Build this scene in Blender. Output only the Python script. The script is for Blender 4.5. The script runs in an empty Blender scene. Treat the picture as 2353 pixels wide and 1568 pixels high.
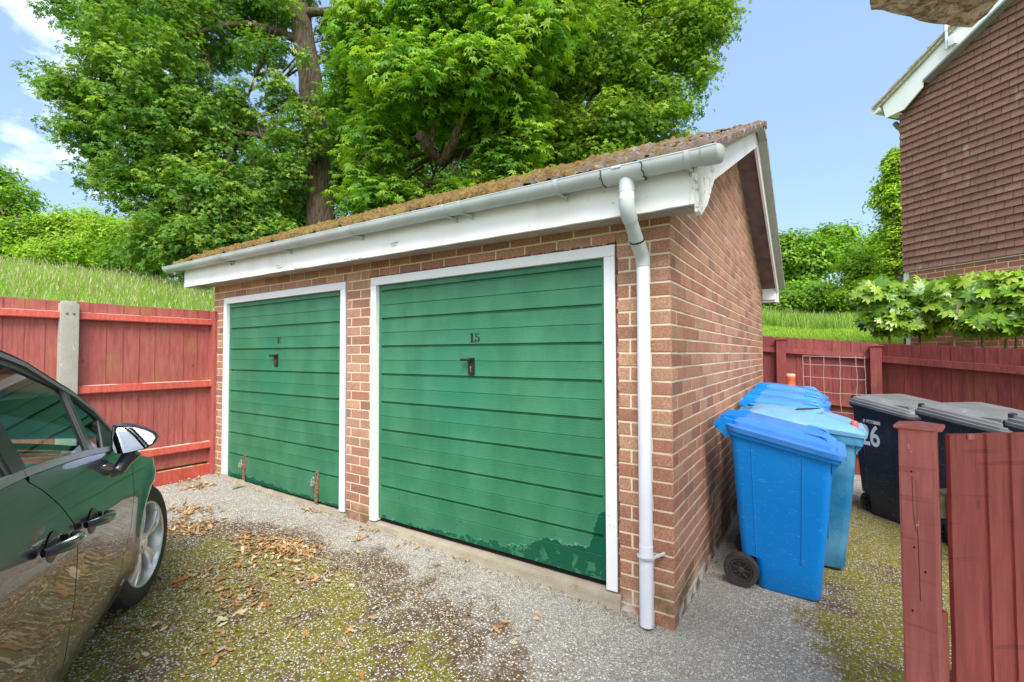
import bpy, bmesh, math, random
import numpy as np
from mathutils import Vector, Matrix, noise
from mathutils.geometry import delaunay_2d_cdt
R_ = math.radians
sc = bpy.context.scene
COL = sc.collection

# ------------------------------------------------------------------ camera
YAW, PITCH, ROLL = .5842, .0277, -.0029
CAM = Vector((.6399, -2.4693, 1.4225))
fw = Vector((-math.sin(YAW)*math.cos(PITCH), math.cos(YAW)*math.cos(PITCH), math.sin(PITCH)))
rt = Vector((math.cos(YAW), math.sin(YAW), 0)); up = rt.cross(fw)
rr = math.cos(ROLL)*rt + math.sin(ROLL)*up; uu = math.cos(ROLL)*up - math.sin(ROLL)*rt
cd = bpy.data.cameras.new("camera"); cam = bpy.data.objects.new("camera", cd); COL.objects.link(cam)
m = Matrix.Identity(4)
for i in range(3):
    m[i][0], m[i][1], m[i][2], m[i][3] = rr[i], uu[i], -fw[i], CAM[i]
cam.matrix_world = m
cd.sensor_width = 36; cd.lens = 36*1067.72/2353; cd.clip_start = .05; cd.clip_end = 2000
sc.camera = cam
def at(x, y, d):
    """world point at photo position x, y (2353 wide) and depth d metres"""
    return CAM + (fw + rr*((x-1176.5)/1067.72) - uu*((y-784)/1067.72))*d

# ------------------------------------------------------------------ world, sun, exposure
SUN_EL, SUN_AZ = R_(50), R_(143)     # azimuth clockwise from +Y
w = bpy.data.worlds.new("World"); sc.world = w; w.use_nodes = True
nt = w.node_tree; nd = nt.nodes; nd.clear()
def wn(t, **k):
    n = nd.new(t)
    for a, b in k.items(): setattr(n, a, b)
    return n
out = wn('ShaderNodeOutputWorld'); bg = wn('ShaderNodeBackground')
sky = wn('ShaderNodeTexSky', sky_type='NISHITA', sun_disc=False, sun_elevation=SUN_EL, sun_rotation=SUN_AZ,
         altitude=0, air_density=1.0, dust_density=1.2, ozone_density=1.0)
tc = wn('ShaderNodeTexCoord')
mp = wn('ShaderNodeMapping'); mp.inputs['Scale'].default_value = (1, 1, 2.1)
nz = wn('ShaderNodeTexNoise'); nz.inputs['Scale'].default_value = 2.3; nz.inputs['Detail'].default_value = 7; nz.inputs['Roughness'].default_value = .55
rmp = wn('ShaderNodeValToRGB'); rmp.color_ramp.elements[0].position = .50; rmp.color_ramp.elements[1].position = .66
rmp.color_ramp.elements[0].color = (0, 0, 0, 1); rmp.color_ramp.elements[1].color = (1, 1, 1, 1)
# a cloud bank that lies towards the west (left of the garage)
dotn = wn('ShaderNodeVectorMath', operation='DOT_PRODUCT'); dv = Vector((-1.42, .26, .70)).normalized(); dotn.inputs[1].default_value = dv
mr = wn('ShaderNodeMapRange', interpolation_type='SMOOTHSTEP'); mr.inputs['From Min'].default_value = .955; mr.inputs['From Max'].default_value = 1.0
mr.inputs['To Min'].default_value = -.17; mr.inputs['To Max'].default_value = .045
addn = wn('ShaderNodeMath', operation='ADD')
mixc = wn('ShaderNodeMix', data_type='RGBA'); mixc.inputs[7].default_value = (7.6, 7.8, 8.0, 1)
hsv = wn('ShaderNodeMix', data_type='RGBA'); hsv.inputs[0].default_value = .70; hsv.inputs[7].default_value = (1.22, 1.80, 2.68, 1)
L = nt.links.new
L(tc.outputs['Generated'], mp.inputs[0]); L(mp.outputs[0], nz.inputs['Vector']); L(tc.outputs['Generated'], dotn.inputs[0])
L(dotn.outputs['Value'], mr.inputs[0]); L(nz.outputs[0], addn.inputs[0]); L(mr.outputs[0], addn.inputs[1]); 
# unseen broken cloud behind the viewer, added as soft fill for the walls
dotb = wn('ShaderNodeVectorMath', operation='DOT_PRODUCT'); dotb.inputs[1].default_value = Vector((.55, -.80, .30)).normalized()
mrb = wn('ShaderNodeMapRange', interpolation_type='SMOOTHSTEP'); mrb.inputs['From Min'].default_value = -.25; mrb.inputs['From Max'].default_value = .40
mrb.inputs['To Min'].default_value = 0; mrb.inputs['To Max'].default_value = .24
add2 = wn('ShaderNodeMath', operation='ADD'); L(tc.outputs['Generated'], dotb.inputs[0]); L(dotb.outputs['Value'], mrb.inputs[0]); L(addn.outputs[0], add2.inputs[0]); L(mrb.outputs[0], add2.inputs[1]); L(add2.outputs[0], rmp.inputs[0])
L(sky.outputs[0], hsv.inputs[6]); L(hsv.outputs[2], mixc.inputs[6]); L(rmp.outputs[0], mixc.inputs[0])
L(mixc.outputs[2], bg.inputs[0]); L(bg.outputs[0], out.inputs[0]); bg.inputs[1].default_value = .13
sd = bpy.data.lights.new("sun", 'SUN'); sd.energy = 2.1; sd.angle = R_(34); sd.color = (1, .95, .87)
sun = bpy.data.objects.new("sun", sd); COL.objects.link(sun)
sv = Vector((math.sin(SUN_AZ)*math.cos(SUN_EL), math.cos(SUN_AZ)*math.cos(SUN_EL), math.sin(SUN_EL)))
sun.rotation_euler = (-sv).to_track_quat('-Z', 'Y').to_euler(); sun.location = sv*30
sc.view_settings.view_transform = 'Standard'; sc.view_settings.look = 'None'
sc.view_settings.exposure = 1.5; sc.view_settings.gamma = 1
sc.render.engine = 'CYCLES'
sc.cycles.max_bounces = 8; sc.cycles.transparent_max_bounces = 16

# ------------------------------------------------------------------ helpers
def hexc(h):
    h = h.lstrip('#'); v = [int(h[i:i+2], 16)/255 for i in (0, 2, 4)]
    return tuple(c/12.92 if c <= .04045 else ((c+.055)/1.055)**2.4 for c in v)+(1,)
def link(o, parent=None):
    COL.objects.link(o)
    if parent: o.parent = parent
    return o
def tag(o, label=None, cat=None, group=None, kind=None):
    if label: o['label'] = label
    if cat: o['category'] = cat
    if group: o['group'] = group
    if kind: o['kind'] = kind
    return o
def empty(name, label=None, cat=None, loc=(0, 0, 0), rz=0, group=None):
    o = bpy.data.objects.new(name, None); o.location = loc; o.rotation_euler = (0, 0, rz); o.empty_display_size = .2
    COL.objects.link(o); return tag(o, label, cat, group)
def copy_tree(o, parent=None):
    c = o.copy(); COL.objects.link(c); c.parent = parent
    for ch in list(o.children): copy_tree(ch, c)
    return c
class MB:
    """collects faces for ONE mesh object"""
    def __init__(s): s.v = []; s.f = []; s.m = []; s.c = []; s.mi = 0; s.col = (1, 1, 1, 1)
    def face(s, pts):
        b = len(s.v); s.v += [tuple(p) for p in pts]; s.f.append(tuple(range(b, b+len(pts)))); s.m.append(s.mi); s.c.append(s.col)
    def mesh(s, vs, fs):
        b = len(s.v); s.v += [tuple(p) for p in vs]
        for f in fs: s.f.append(tuple(b+i for i in f)); s.m.append(s.mi); s.c.append(s.col)
    def box(s, a, b, T=None, bev=0):
        x0, y0, z0 = a; x1, y1, z1 = b
        if bev:
            bm = bmesh.new(); bmesh.ops.create_cube(bm, size=1)
            for v in bm.verts: v.co = Vector(((x0+x1)/2+v.co.x*(x1-x0), (y0+y1)/2+v.co.y*(y1-y0), (z0+z1)/2+v.co.z*(z1-z0)))
            bmesh.ops.bevel(bm, geom=bm.edges[:], offset=bev, segments=2, affect='EDGES', profile=.7)
            bm.verts.index_update(); vs = [v.co.copy() for v in bm.verts]; fs = [[v.index for v in f.verts] for f in bm.faces]; bm.free()
        else:
            vs = [Vector(p) for p in ((x0,y0,z0),(x1,y0,z0),(x1,y1,z0),(x0,y1,z0),(x0,y0,z1),(x1,y0,z1),(x1,y1,z1),(x0,y1,z1))]
            fs = [(0,3,2,1),(4,5,6,7),(0,1,5,4),(1,2,6,5),(2,3,7,6),(3,0,4,7)]
        if T is not None: vs = [T @ v for v in vs]
        s.mesh(vs, fs)
    def prism(s, poly, h, T=None):
        """poly: 2d points ccw (x,y); extruded z 0..h"""
        n = len(poly); vs = [Vector((p[0], p[1], 0)) for p in poly]+[Vector((p[0], p[1], h)) for p in poly]
        if T is not None: vs = [T @ v for v in vs]
        s.mesh(vs, [tuple(range(n-1, -1, -1)), tuple(range(n, 2*n))]+[(i, (i+1) % n, n+(i+1) % n, n+i) for i in range(n)])
    def tube(s, path, r, seg=12, caps=True, flat=None):
        path = [Vector(p) for p in path]; rs = r if isinstance(r, (list, tuple)) else [r]*len(path)
        vs = []; prev = None
        for i, p in enumerate(path):
            t = (path[min(i+1, len(path)-1)]-path[max(i-1, 0)]).normalized()
            if prev is None:
                a = Vector((0, 0, 1)) if abs(t.z) < .9 else Vector((0, 1, 0)); n = (a-t*a.dot(t)).normalized()
            else: n = (prev-t*prev.dot(t)).normalized()
            prev = n; b = t.cross(n)
            for k in range(seg):
                a = 2*math.pi*k/seg; vs.append(p+(n*math.cos(a)+b*math.sin(a))*rs[i])
        fs = []
        for i in range(len(path)-1):
            for k in range(seg):
                k2 = (k+1) % seg; fs.append((i*seg+k, i*seg+k2, (i+1)*seg+k2, (i+1)*seg+k))
        if caps: fs.append(tuple(range(seg-1, -1, -1))); fs.append(tuple((len(path)-1)*seg+k for k in range(seg)))
        s.mesh(vs, fs)
    def lathe(s, prof, T=None, seg=32):
        """prof: (r, z) list, axis z"""
        vs = []; 
        for r, z in prof:
            for k in range(seg):
                a = 2*math.pi*k/seg; vs.append(Vector((r*math.cos(a), r*math.sin(a), z)))
        if T is not None: vs = [T @ v for v in vs]
        fs = []
        for i in range(len(prof)-1):
            for k in range(seg):
                k2 = (k+1) % seg; fs.append((i*seg+k, i*seg+k2, (i+1)*seg+k2, (i+1)*seg+k))
        s.mesh(vs, fs)
    def grid(s, P):
        nr, nc = len(P), len(P[0])
        s.mesh([p for row in P for p in row], [(i*nc+j, i*nc+j+1, (i+1)*nc+j+1, (i+1)*nc+j) for i in range(nr-1) for j in range(nc-1)])
    def build(s, name, mats, parent=None, smooth=0):
        me = bpy.data.meshes.new(name); me.from_pydata(s.v, [], s.f); 
        mats = mats if isinstance(mats, (list, tuple)) else [mats]
        for q in mats: me.materials.append(q)
        if len(mats) > 1: me.polygons.foreach_set('material_index', s.m)
        if any(c != (1, 1, 1, 1) for c in s.c):
            ca = me.color_attributes.new('Col', 'FLOAT_COLOR', 'CORNER')
            arr = np.repeat(np.array(s.c, dtype=np.float32), [len(f) for f in s.f], axis=0); ca.data.foreach_set('color', arr.ravel())
        if smooth:
            bm = bmesh.new(); bm.from_mesh(me); bmesh.ops.remove_doubles(bm, verts=bm.verts, dist=1e-5)
            bmesh.ops.recalc_face_normals(bm, faces=bm.faces); bm.to_mesh(me); bm.free()
            me.polygons.foreach_set('use_smooth', [True]*len(me.polygons)); me.set_sharp_from_angle(angle=R_(smooth))
        me.update()
        return link(bpy.data.objects.new(name, me), parent)
def np_mesh(name, V, F, mat, parent=None, C=None, smooth=False):
    """V (n,3), F (m,k), C per vertex colour (n,3)"""
    me = bpy.data.meshes.new(name); k = F.shape[1]
    me.vertices.add(len(V)); me.vertices.foreach_set('co', V.astype(np.float32).ravel())
    me.loops.add(F.size); me.loops.foreach_set('vertex_index', F.astype(np.int32).ravel())
    me.polygons.add(len(F)); me.polygons.foreach_set('loop_start', np.arange(0, F.size, k, dtype=np.int32))
    me.polygons.foreach_set('loop_total', np.full(len(F), k, dtype=np.int32))
    if smooth: me.polygons.foreach_set('use_smooth', np.ones(len(F), dtype=bool))
    if C is not None:
        ca = me.color_attributes.new('Col', 'FLOAT_COLOR', 'POINT')
        ca.data.foreach_set('color', np.concatenate([C, np.ones((len(C), 1))], axis=1).astype(np.float32).ravel())
    me.materials.append(mat); me.update(calc_edges=True); me.validate()
    return link(bpy.data.objects.new(name, me), parent)
def fbm(x, y, z=0, s=1, o=3): return noise.fractal(Vector((x*s, y*s, z*s)), 1.0, 2.0, o)

class NT:
    """tiny node-material writer"""
    def __init__(s, name):
        s.m = bpy.data.materials.new(name); s.m.use_nodes = True; s.t = s.m.node_tree; s.t.nodes.clear()
        s.o = s.t.nodes.new('ShaderNodeOutputMaterial'); s.tc = s.t.nodes.new('ShaderNodeTexCoord')
    def n(s, t, ins=None, **k):
        n = s.t.nodes.new(t)
        for a, b in k.items(): setattr(n, a, b)
        for a, b in (ins or {}).items(): s.set(n, a, b)
        return n
    def set(s, n, a, b):
        i = n.inputs[a]
        if isinstance(b, bpy.types.NodeSocket): s.t.links.new(b, i)
        elif isinstance(b, bpy.types.Node): s.t.links.new(b.outputs[0], i)
        else:
            if isinstance(b, (tuple, list)) and i.type == 'VECTOR': b = b[:3]
            i.default_value = b
    def obj(s): return s.tc.outputs['Object']
    def map(s, sc_=(1, 1, 1), rot=(0, 0, 0), loc=(0, 0, 0), v=None): return s.n('ShaderNodeMapping', {'Vector': v or s.obj(), 'Scale': sc_, 'Rotation': rot, 'Location': loc}).outputs[0]
    def noise(s, scale, detail=4, rough=.55, v=None, dist=0): return s.n('ShaderNodeTexNoise', {'Vector': v or s.obj(), 'Scale': scale, 'Detail': detail, 'Roughness': rough, 'Distortion': dist}).outputs[0]
    def vor(s, scale, v=None, feature='F1', o='Distance', rnd=1): return s.n('ShaderNodeTexVoronoi', {'Vector': v or s.obj(), 'Scale': scale, 'Randomness': rnd}, feature=feature).outputs[o]
    def mth(s, op, a, b=0, c=0, clamp=False): return s.n('ShaderNodeMath', {0: a, 1: b, 2: c}, operation=op, use_clamp=clamp).outputs[0]
    def rng(s, v, a, b, c=0, d=1, smooth=True): return s.n('ShaderNodeMapRange', {0: v, 1: a, 2: b, 3: c, 4: d}, interpolation_type='SMOOTHSTEP' if smooth else 'LINEAR').outputs[0]
    def mix(s, f, a, b, bt='MIX'):
        return s.n('ShaderNodeMix', {0: f, 6: a, 7: b}, data_type='RGBA', blend_type=bt).outputs[2]
    def sep(s, v=None): return s.n('ShaderNodeSeparateXYZ', {0: v or s.obj()}).outputs
    def col(s): return s.n('ShaderNodeVertexColor', layer_name='Col').outputs[0]
    def bump(s, h, strength=.3, dist=.01, n=None):
        b = s.n('ShaderNodeBump', {'Height': h, 'Strength': strength, 'Distance': dist})
        if n: s.set(b, 'Normal', n)
        return b.outputs[0]
    def pbr(s, base, rough=.6, normal=None, **k):
        p = s.n('ShaderNodeBsdfPrincipled', {'Base Color': base, 'Roughness': rough})
        if normal: s.set(p, 'Normal', normal)
        for a, b in k.items(): s.set(p, a.replace('_', ' '), b)
        s.t.links.new(p.outputs[0], s.o.inputs[0]); return p
def simple(name, c, rough=.5, nscale=0, var=.15, bump=0, **k):
    t = NT(name); c = hexc(c) if isinstance(c, str) else c
    if nscale:
        f = t.noise(nscale, 5); dark = tuple(x*(1-var) for x in c[:3])+(1,); lite = tuple(min(1, x*(1+var)) for x in c[:3])+(1,)
        base = t.mix(t.rng(f, .3, .7), dark, lite); nm = t.bump(f, bump, .01) if bump else None
    else: base = c; nm = None
    t.pbr(base, rough, nm, **k); return t.m
# ------------------------------------------------------------------ materials
M = {}
def m_brick():
    t = NT('brick'); c = t.col(); f = t.noise(90, 3, .7); g = t.noise(9, 4)
    b = t.mix(t.rng(f, .35, .7), t.mix(1, c, (.62, .55, .52, 1), 'MULTIPLY'), c)
    sp = t.rng(t.vor(170), .0, .16, 1, 0); sp = t.mth('MULTIPLY', sp, t.rng(t.noise(30), .5, .62)); b = t.mix(sp, b, (.62, .48, .38, 1))
    x, y, z = t.sep()
    b = t.mix(t.mth('MULTIPLY', t.rng(g, .45, .75), .35), b, (.16, .09, .06, 1))
    b = t.mix(t.mth('MULTIPLY', t.rng(z, .28, .10), t.rng(t.noise(5), .38, .6)), b, (.13, .09, .035, 1))
    b = t.mix(t.mth('MULTIPLY', t.rng(z, .16, .02), t.rng(t.noise(7, v=t.map(loc=(3, 3, 3))), .45, .6)), b, (.55, .50, .47, 1))
    t.pbr(b, .9, t.bump(t.mth('ADD', t.noise(60, 5, .8), t.mth('MULTIPLY', t.noise(220, 2), .5)), .55, .006)); return t.m
def m_mortar():
    t = NT('mortar'); f = t.noise(40, 5); x, y, z = t.sep()
    b = t.mix(f, (.60, .50, .36, 1), (.80, .70, .54, 1)); b = t.mix(t.mth('MULTIPLY', t.rng(z, .3, .05), t.rng(t.noise(6), .4, .6)), b, (.30, .25, .08, 1))
    t.pbr(b, .95, t.bump(t.noise(120, 4, .7), .6, .005)); return t.m
def m_white(name, dirt=.28, base=(.86, .85, .86, 1)):
    t = NT(name); v = t.map((1, 1, .35)); f = t.noise(16, 6, .7); g = t.noise(3.2, 4, v=v)
    b = t.mix(t.mth('MULTIPLY', t.rng(g, .5, .72), dirt), base, (.50, .47, .40, 1))
    fl = t.rng(t.noise(42, 3, .8, dist=.6), .655, .675); b = t.mix(t.mth('MULTIPLY', fl, t.rng(t.noise(2.6), .55, .62)), b, (.30, .28, .24, 1))
    t.pbr(b, .45, t.bump(f, .12, .004)); return t.m
def m_whitewash():
    t = NT('flaking_white'); f = t.rng(t.noise(30, 5, .75, dist=1), .56, .60); c = t.rng(t.noise(45, 4, .8, v=t.map((1, 1, .3))), .60, .66)
    b = t.mix(f, (.80, .80, .79, 1), (.42, .38, .32, 1)); b = t.mix(c, b, (.12, .10, .09, 1))
    t.pbr(b, .7, t.bump(t.mth('ADD', f, c), .5, .003)); return t.m
def m_door(name, xr, zb, peel):
    """green steel door; xr: x of the right edge, zb: z of the bottom"""
    t = NT(name); x, y, z = t.sep()
    streak = t.noise(2.6, 5, .6, v=t.map((1.6, 1, .8))); fine = t.noise(9, 4, .7, v=t.map((4, 1, .8)))
    b = t.mix(t.rng(streak, .35, .7), (.025, .146, .072, 1), (.042, .188, .098, 1))
    b = t.mix(t.mth('MULTIPLY', t.rng(fine, .55, .75), .45), b, (.014, .16, .09, 1))
    hz = t.mth('ADD', t.mth('POWER', t.mth('SUBTRACT', x, xr-1.08), 2), t.mth('POWER', t.mth('MULTIPLY', t.mth('SUBTRACT', z, 1.22), .8), 2))
    b = t.mix(t.mth('MULTIPLY', t.rng(t.mth('ADD', hz, t.mth('MULTIPLY', t.noise(7), .25)), .32, .08), .55), b, (.012, .165, .095, 1))
    edge = t.rng(x, xr-1.90, xr-1.84, 1, 0)
    if not peel: b = t.mix(t.mth('MULTIPLY', t.mth('MULTIPLY', edge, t.rng(t.noise(5, v=t.map((1, 1, .6))), .5, .7)), .55), b, (.22, .32, .28, 1))
    dx = t.mth('SUBTRACT', xr, x); dz = t.mth('SUBTRACT', z, zb)
    n1 = t.mth('SUBTRACT', t.noise(11, 5, .62, dist=.3), .5); n2 = t.mth('SUBTRACT', t.noise(38, 3, .7), .5)
    if peel:
        f = t.mth('ADD', t.rng(dx, 1.75, .2, .005, .075, False), t.rng(dx, .62, .40, 0, .080)); f = t.mth('ADD', f, t.rng(dx, .13, .03, 0, .24))
        amp = .15
    else: f = t.rng(dx, .25, 1.3, .012, .05, False); amp = .13
    f = t.mth('ADD', f, t.mth('ADD', t.mth('MULTIPLY', n1, amp), t.mth('MULTIPLY', n2, .05)))
    mask = t.rng(t.mth('SUBTRACT', f, dz), -.0008, .0008, 0, 1, False)
    if peel: mask = t.mth('MULTIPLY', mask, t.mth('SUBTRACT', 1, t.mth('MULTIPLY', t.rng(t.noise(17, 3, .6, dist=.5, v=t.map(loc=(9, 0, 4))), .56, .565), t.rng(dz, .13, .06))))
    chip = t.mth('MULTIPLY', t.rng(t.noise(26, 2, .6, dist=.5), .70, .705), t.rng(dz, .40, .08)); mask = t.mth('MAXIMUM', mask, t.mth('MULTIPLY', chip, .9 if peel else .5))
    lip = t.mth('MULTIPLY', t.rng(t.mth('ABSOLUTE', t.mth('SUBTRACT', t.mth('SUBTRACT', f, dz), -.003)), .0, .004, 1, 0), .55)
    b = t.mix(mask, b, (.003, .085, .045, 1)); b = t.mix(t.mth('MULTIPLY', lip, t.rng(t.noise(20), .45, .6)), b, (.30, .42, .37, 1))
    grain = t.n('ShaderNodeTexWave', {'Vector': t.map((.35, 1, 1)), 'Scale': 26, 'Distortion': 9, 'Detail': 3, 'Detail Scale': 1.1, 'Detail Roughness': .6}, bands_direction='Z').outputs['Fac']
    nm = t.bump(grain, .11, .004); nm = t.bump(mask, -.6, .004, nm)
    p = t.pbr(b, t.mix(mask, (.5, .5, .5, 1), (.3, .3, .3, 1)), nm, Specular_IOR_Level=.35); return t.m
def m_paintwood(name, c1, c2, bare=(.52, .38, .26, 1), moss=.0, top=0.0, peel=.66):
    t = NT(name); v = t.map((7, 7, .7)); g = t.noise(8, 5, .6, v=v); x, y, z = t.sep()
    b = t.mix(t.rng(g, .3, .7), c1, c2); b = t.mix(t.rng(t.noise(2.2, 4), .45, .75, 0, .35), b, tuple(k*.62 for k in c1[:3])+(1,))
    pk = t.rng(t.noise(22, 5, .75, v=t.map((1, 1, .45))), peel, peel+.03); b = t.mix(t.mth('MULTIPLY', pk, .8), b, bare)
    if moss: b = t.mix(t.mth('MULTIPLY', t.rng(t.noise(2.6, 4, v=t.map((1, 1, .5), loc=(5, 1, 2))), .52, .70), moss), b, (.30, .25, .03, 1))
    if top:
        nz_ = t.n('ShaderNodeNewGeometry').outputs['Normal']; up_ = t.rng(t.sep(nz_)[2], .5, .8)
        b = t.mix(t.mth('MULTIPLY', t.mth('MULTIPLY', up_, t.rng(t.noise(5, 5), .40, .50)), top), b, bare)
    if name.startswith(('pink', 'deep')):
        b = t.mix(t.rng(t.noise(20, 2, .5, v=t.map((.15, .15, 3.2))), .60, .66, 0, .38), b, tuple(k*.45 for k in c1[:3])+(1,)); b = t.mix(t.rng(t.noise(9, 4, .6, v=t.map((9, 9, .5))), .60, .68, 0, .45), b, tuple(k*.5 for k in c1[:3])+(1,))
    kn = t.vor(3.1, v=t.map((2.4, 2.4, 1.0), loc=(.3, .7, .2))); b = t.mix(t.mth('MULTIPLY', t.rng(kn, .075, .05), .6), b, tuple(k*.35 for k in c1[:3])+(1,)); b = t.mix(t.mth('MULTIPLY', t.rng(t.noise(1.4, 5, .7, v=t.map((2.5, 2.5, .6), loc=(2, 2, 2))), .52, .72), .45), b, tuple(k*.5 for k in c1[:3])+(1,))
    saw = t.noise(60, 3, .7, v=t.map((.5, .5, 3))); nm = t.bump(t.mth('ADD', g, t.mth('MULTIPLY', saw, .5)), .35, .004); t.pbr(b, .72, nm); return t.m
def m_ground():
    t = NT('aggregate_concrete'); x, y, z = t.sep(); P = t.obj()
    v1 = t.n('ShaderNodeTexVoronoi', {'Vector': P, 'Scale': 125}); v2 = t.n('ShaderNodeTexVoronoi', {'Vector': P, 'Scale': 62})
    s1 = t.sep(v1.outputs['Color'])[0]; s2 = t.sep(v2.outputs['Color'])[0]
    base = t.mix(t.noise(6, 5), (.21, .195, .16, 1), (.39, .37, .325, 1))
    peb = t.mix(t.rng(s1, .15, .85), (.05, .046, .038, 1), (.74, .72, .67, 1)); b = t.mix(t.mth('MULTIPLY', t.rng(v1.outputs['Distance'], .5, .25), .75), base, peb)
    big = t.mth('MULTIPLY', t.rng(v2.outputs['Distance'], .42, .30), t.rng(s2, .50, .58))
    far = t.rng(t.mth('ADD', y, t.mth('MULTIPLY', t.noise(1.6), .8)), -.35, .15)      # cleaner near the doors
    big = t.mth('MULTIPLY', big, t.mth('MAXIMUM', t.rng(y, .1, -.6, .15, 1), t.rng(x, .05, .3, 0, .85))); b = t.mix(big, b, (.66, .63, .57, 1))
    b = t.mix(t.mth('MULTIPLY', t.rng(t.noise(190, 2, .6), .54, .62), .75), b, (.06, .05, .04, 1))
    # brown earth in the pits and moss patches
    nb = t.noise(7, 6, .7); nb2 = t.noise(60, 3, .7)
    n0 = t.noise(1.7, 5, .62)
    dl = t.mth('SQRT', t.mth('ADD', t.mth('POWER', t.mth('MULTIPLY', t.mth('ADD', x, 2.0), .50), 2), t.mth('POWER', t.mth('MULTIPLY', t.mth('ADD', y, 1.45), .92), 2)))   # moss field beside the car
    left = t.rng(dl, .50, 1.12, 1, 0)
    dr = t.mth('SQRT', t.mth('ADD', t.mth('POWER', t.mth('MULTIPLY', t.mth('SUBTRACT', x, 1.15), 1.25), 2), t.mth('POWER', t.mth('MULTIPLY', t.mth('SUBTRACT', y, 1.6), .40), 2)))
    right = t.rng(dr, .60, 1.12, 1, 0)
    dc = t.mth('SQRT', t.mth('ADD', t.mth('POWER', t.mth('MULTIPLY', t.mth('ADD', x, .35), .50), 2), t.mth('POWER', t.mth('ADD', y, 1.35), 2)))
    mid = t.rng(dc, .35, 1.0, .55, 0)
    side = t.mth('MULTIPLY', t.mth('MAXIMUM', left, right), t.rng(t.noise(3.3, 4, .65, v=t.map(loc=(1, 6, 0))), .34, .60, .25, 1))
    pl = t.rng(dl, .70, 1.55, 1, 0); front = t.mth('MULTIPLY', t.rng(y, -.35, -1.15, 0, .62), t.rng(x, 1.4, .5)); ps = t.mth('MAXIMUM', t.mth('MAXIMUM', pl, front), t.mth('MAXIMUM', right, mid))
    fs = t.mth('ADD', t.mth('ADD', t.mth('MULTIPLY', nb, .62), t.mth('MULTIPLY', nb2, .42)), t.mth('MULTIPLY', t.noise(2.1, 3, v=t.map(loc=(3, 8, 0))), .30))
    soilm = t.rng(t.mth('ADD', fs, t.mth('MULTIPLY', ps, .34)), .80, .95)
    pebm = t.mth('MAXIMUM', t.mth('MULTIPLY', big, .95), t.mth('MULTIPLY', t.rng(s1, .74, .80), t.rng(v1.outputs['Distance'], .5, .38)))
    pit = t.mth('SUBTRACT', 1, t.mth('MULTIPLY', pebm, .92))
    dark = t.mix(t.rng(nb2, .35, .65), (.022, .013, .005, 1), (.155, .080, .024, 1))
    b = t.mix(t.mth('MULTIPLY', t.mth('MULTIPLY', soilm, pit), .93), b, dark)
    gs = t.mth('ADD', t.mth('MULTIPLY', t.noise(11, 5, .7), .55), t.mth('MULTIPLY', n0, .55))
    mossm = t.mth('MULTIPLY', t.mth('MULTIPLY', t.rng(t.mth('ADD', gs, t.mth('MULTIPLY', side, .34)), .60, .76), t.rng(side, .0, .25)), pit)
    mossm = t.mth('MULTIPLY', mossm, t.mth('ADD', .25, t.mth('MULTIPLY', t.rng(t.noise(55, 4, .8), .38, .56), .75)))
    moss = t.mix(t.rng(t.noise(70, 4, .8), .3, .7), (.070, .066, .004, 1), (.32, .285, .007, 1)); moss = t.mix(t.rng(t.noise(4, 3), .48, .68, 0, .7), moss, (.17, .14, .012, 1)); b = t.mix(mossm, b, moss)
    h = t.mth('ADD', t.mth('MULTIPLY', v1.outputs['Distance'], -.6), t.mth('MULTIPLY', t.noise(80, 4, .8), t.mth('ADD', .4, mossm)))
    t.pbr(b, .92, t.bump(h, .75, .007)); return t.m
def m_leaf(name, rough=.5, trans=.35, spec=.3):
    t = NT(name); c = t.col(); b = t.mix(t.noise(1.1, 3), t.mix(1, c, (.72, .80, .8, 1), 'MULTIPLY'), c)
    p = t.n('ShaderNodeBsdfPrincipled', {'Base Color': b, 'Roughness': rough, 'Specular IOR Level': spec})
    tr = t.n('ShaderNodeBsdfTranslucent', {'Color': t.mix(1, b, (1.0, 1.0, .35, 1), 'MULTIPLY')})
    mx = t.n('ShaderNodeMixShader', {0: trans, 1: p.outputs[0], 2: tr.outputs[0]}); t.t.links.new(mx.outputs[0], t.o.inputs[0]); return t.m
def m_bark():
    t = NT('bark'); v = t.map((9, 9, 1.3)); f = t.noise(3, 6, .7, v=v); b = t.mix(t.rng(f, .35, .65), (.032, .022, .013, 1), (.145, .10, .062, 1))
    t.pbr(b, .95, t.bump(f, .9, .05)); return t.m
def m_roof():
    t = NT('mossy_tile'); f = t.noise(9, 6, .65); g = t.noise(60, 4, .8); x, y, z = t.sep()
    tile = t.mix(g, (.07, .05, .04, 1), (.24, .18, .14, 1)); tile = t.mix(t.rng(t.noise(25, 4), .55, .7, 0, .6), tile, (.42, .40, .35, 1))
    moss = t.mix(t.rng(t.noise(38, 4, .75), .3, .7), (.055, .032, .010, 1), (.24, .142, .028, 1)); moss = t.mix(t.rng(t.noise(5), .5, .66, 0, .55), moss, (.22, .18, .03, 1))
    amt = t.mth('ADD', f, t.rng(x, .1, -1.0, -.12, .13)); b = t.mix(t.rng(amt, .44, .52), tile, moss)
    t.pbr(b, .95, t.bump(t.mth('ADD', t.noise(110, 4, .8), f), .8, .012)); return t.m
def m_tile():
    t = NT('clay_tile'); c = t.col(); f = t.noise(45, 4, .75); b = t.mix(t.rng(f, .3, .75), t.mix(1, c, (.7, .64, .62, 1), 'MULTIPLY'), c)
    b = t.mix(t.rng(t.noise(1.1, 5, .6), .42, .68, 0, .45), b, (.13, .07, .05, 1)); b = t.mix(t.rng(t.noise(6, 4, .7, v=t.map((1, 1, .4))), .58, .72, 0, .5), b, (.36, .27, .22, 1)); sp = t.rng(t.noise(120, 2, .8), .66, .70); b = t.mix(t.mth('MULTIPLY', sp, .5), b, (.42, .35, .30, 1)); t.pbr(b, .88, t.bump(f, .35, .004)); return t.m
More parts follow.
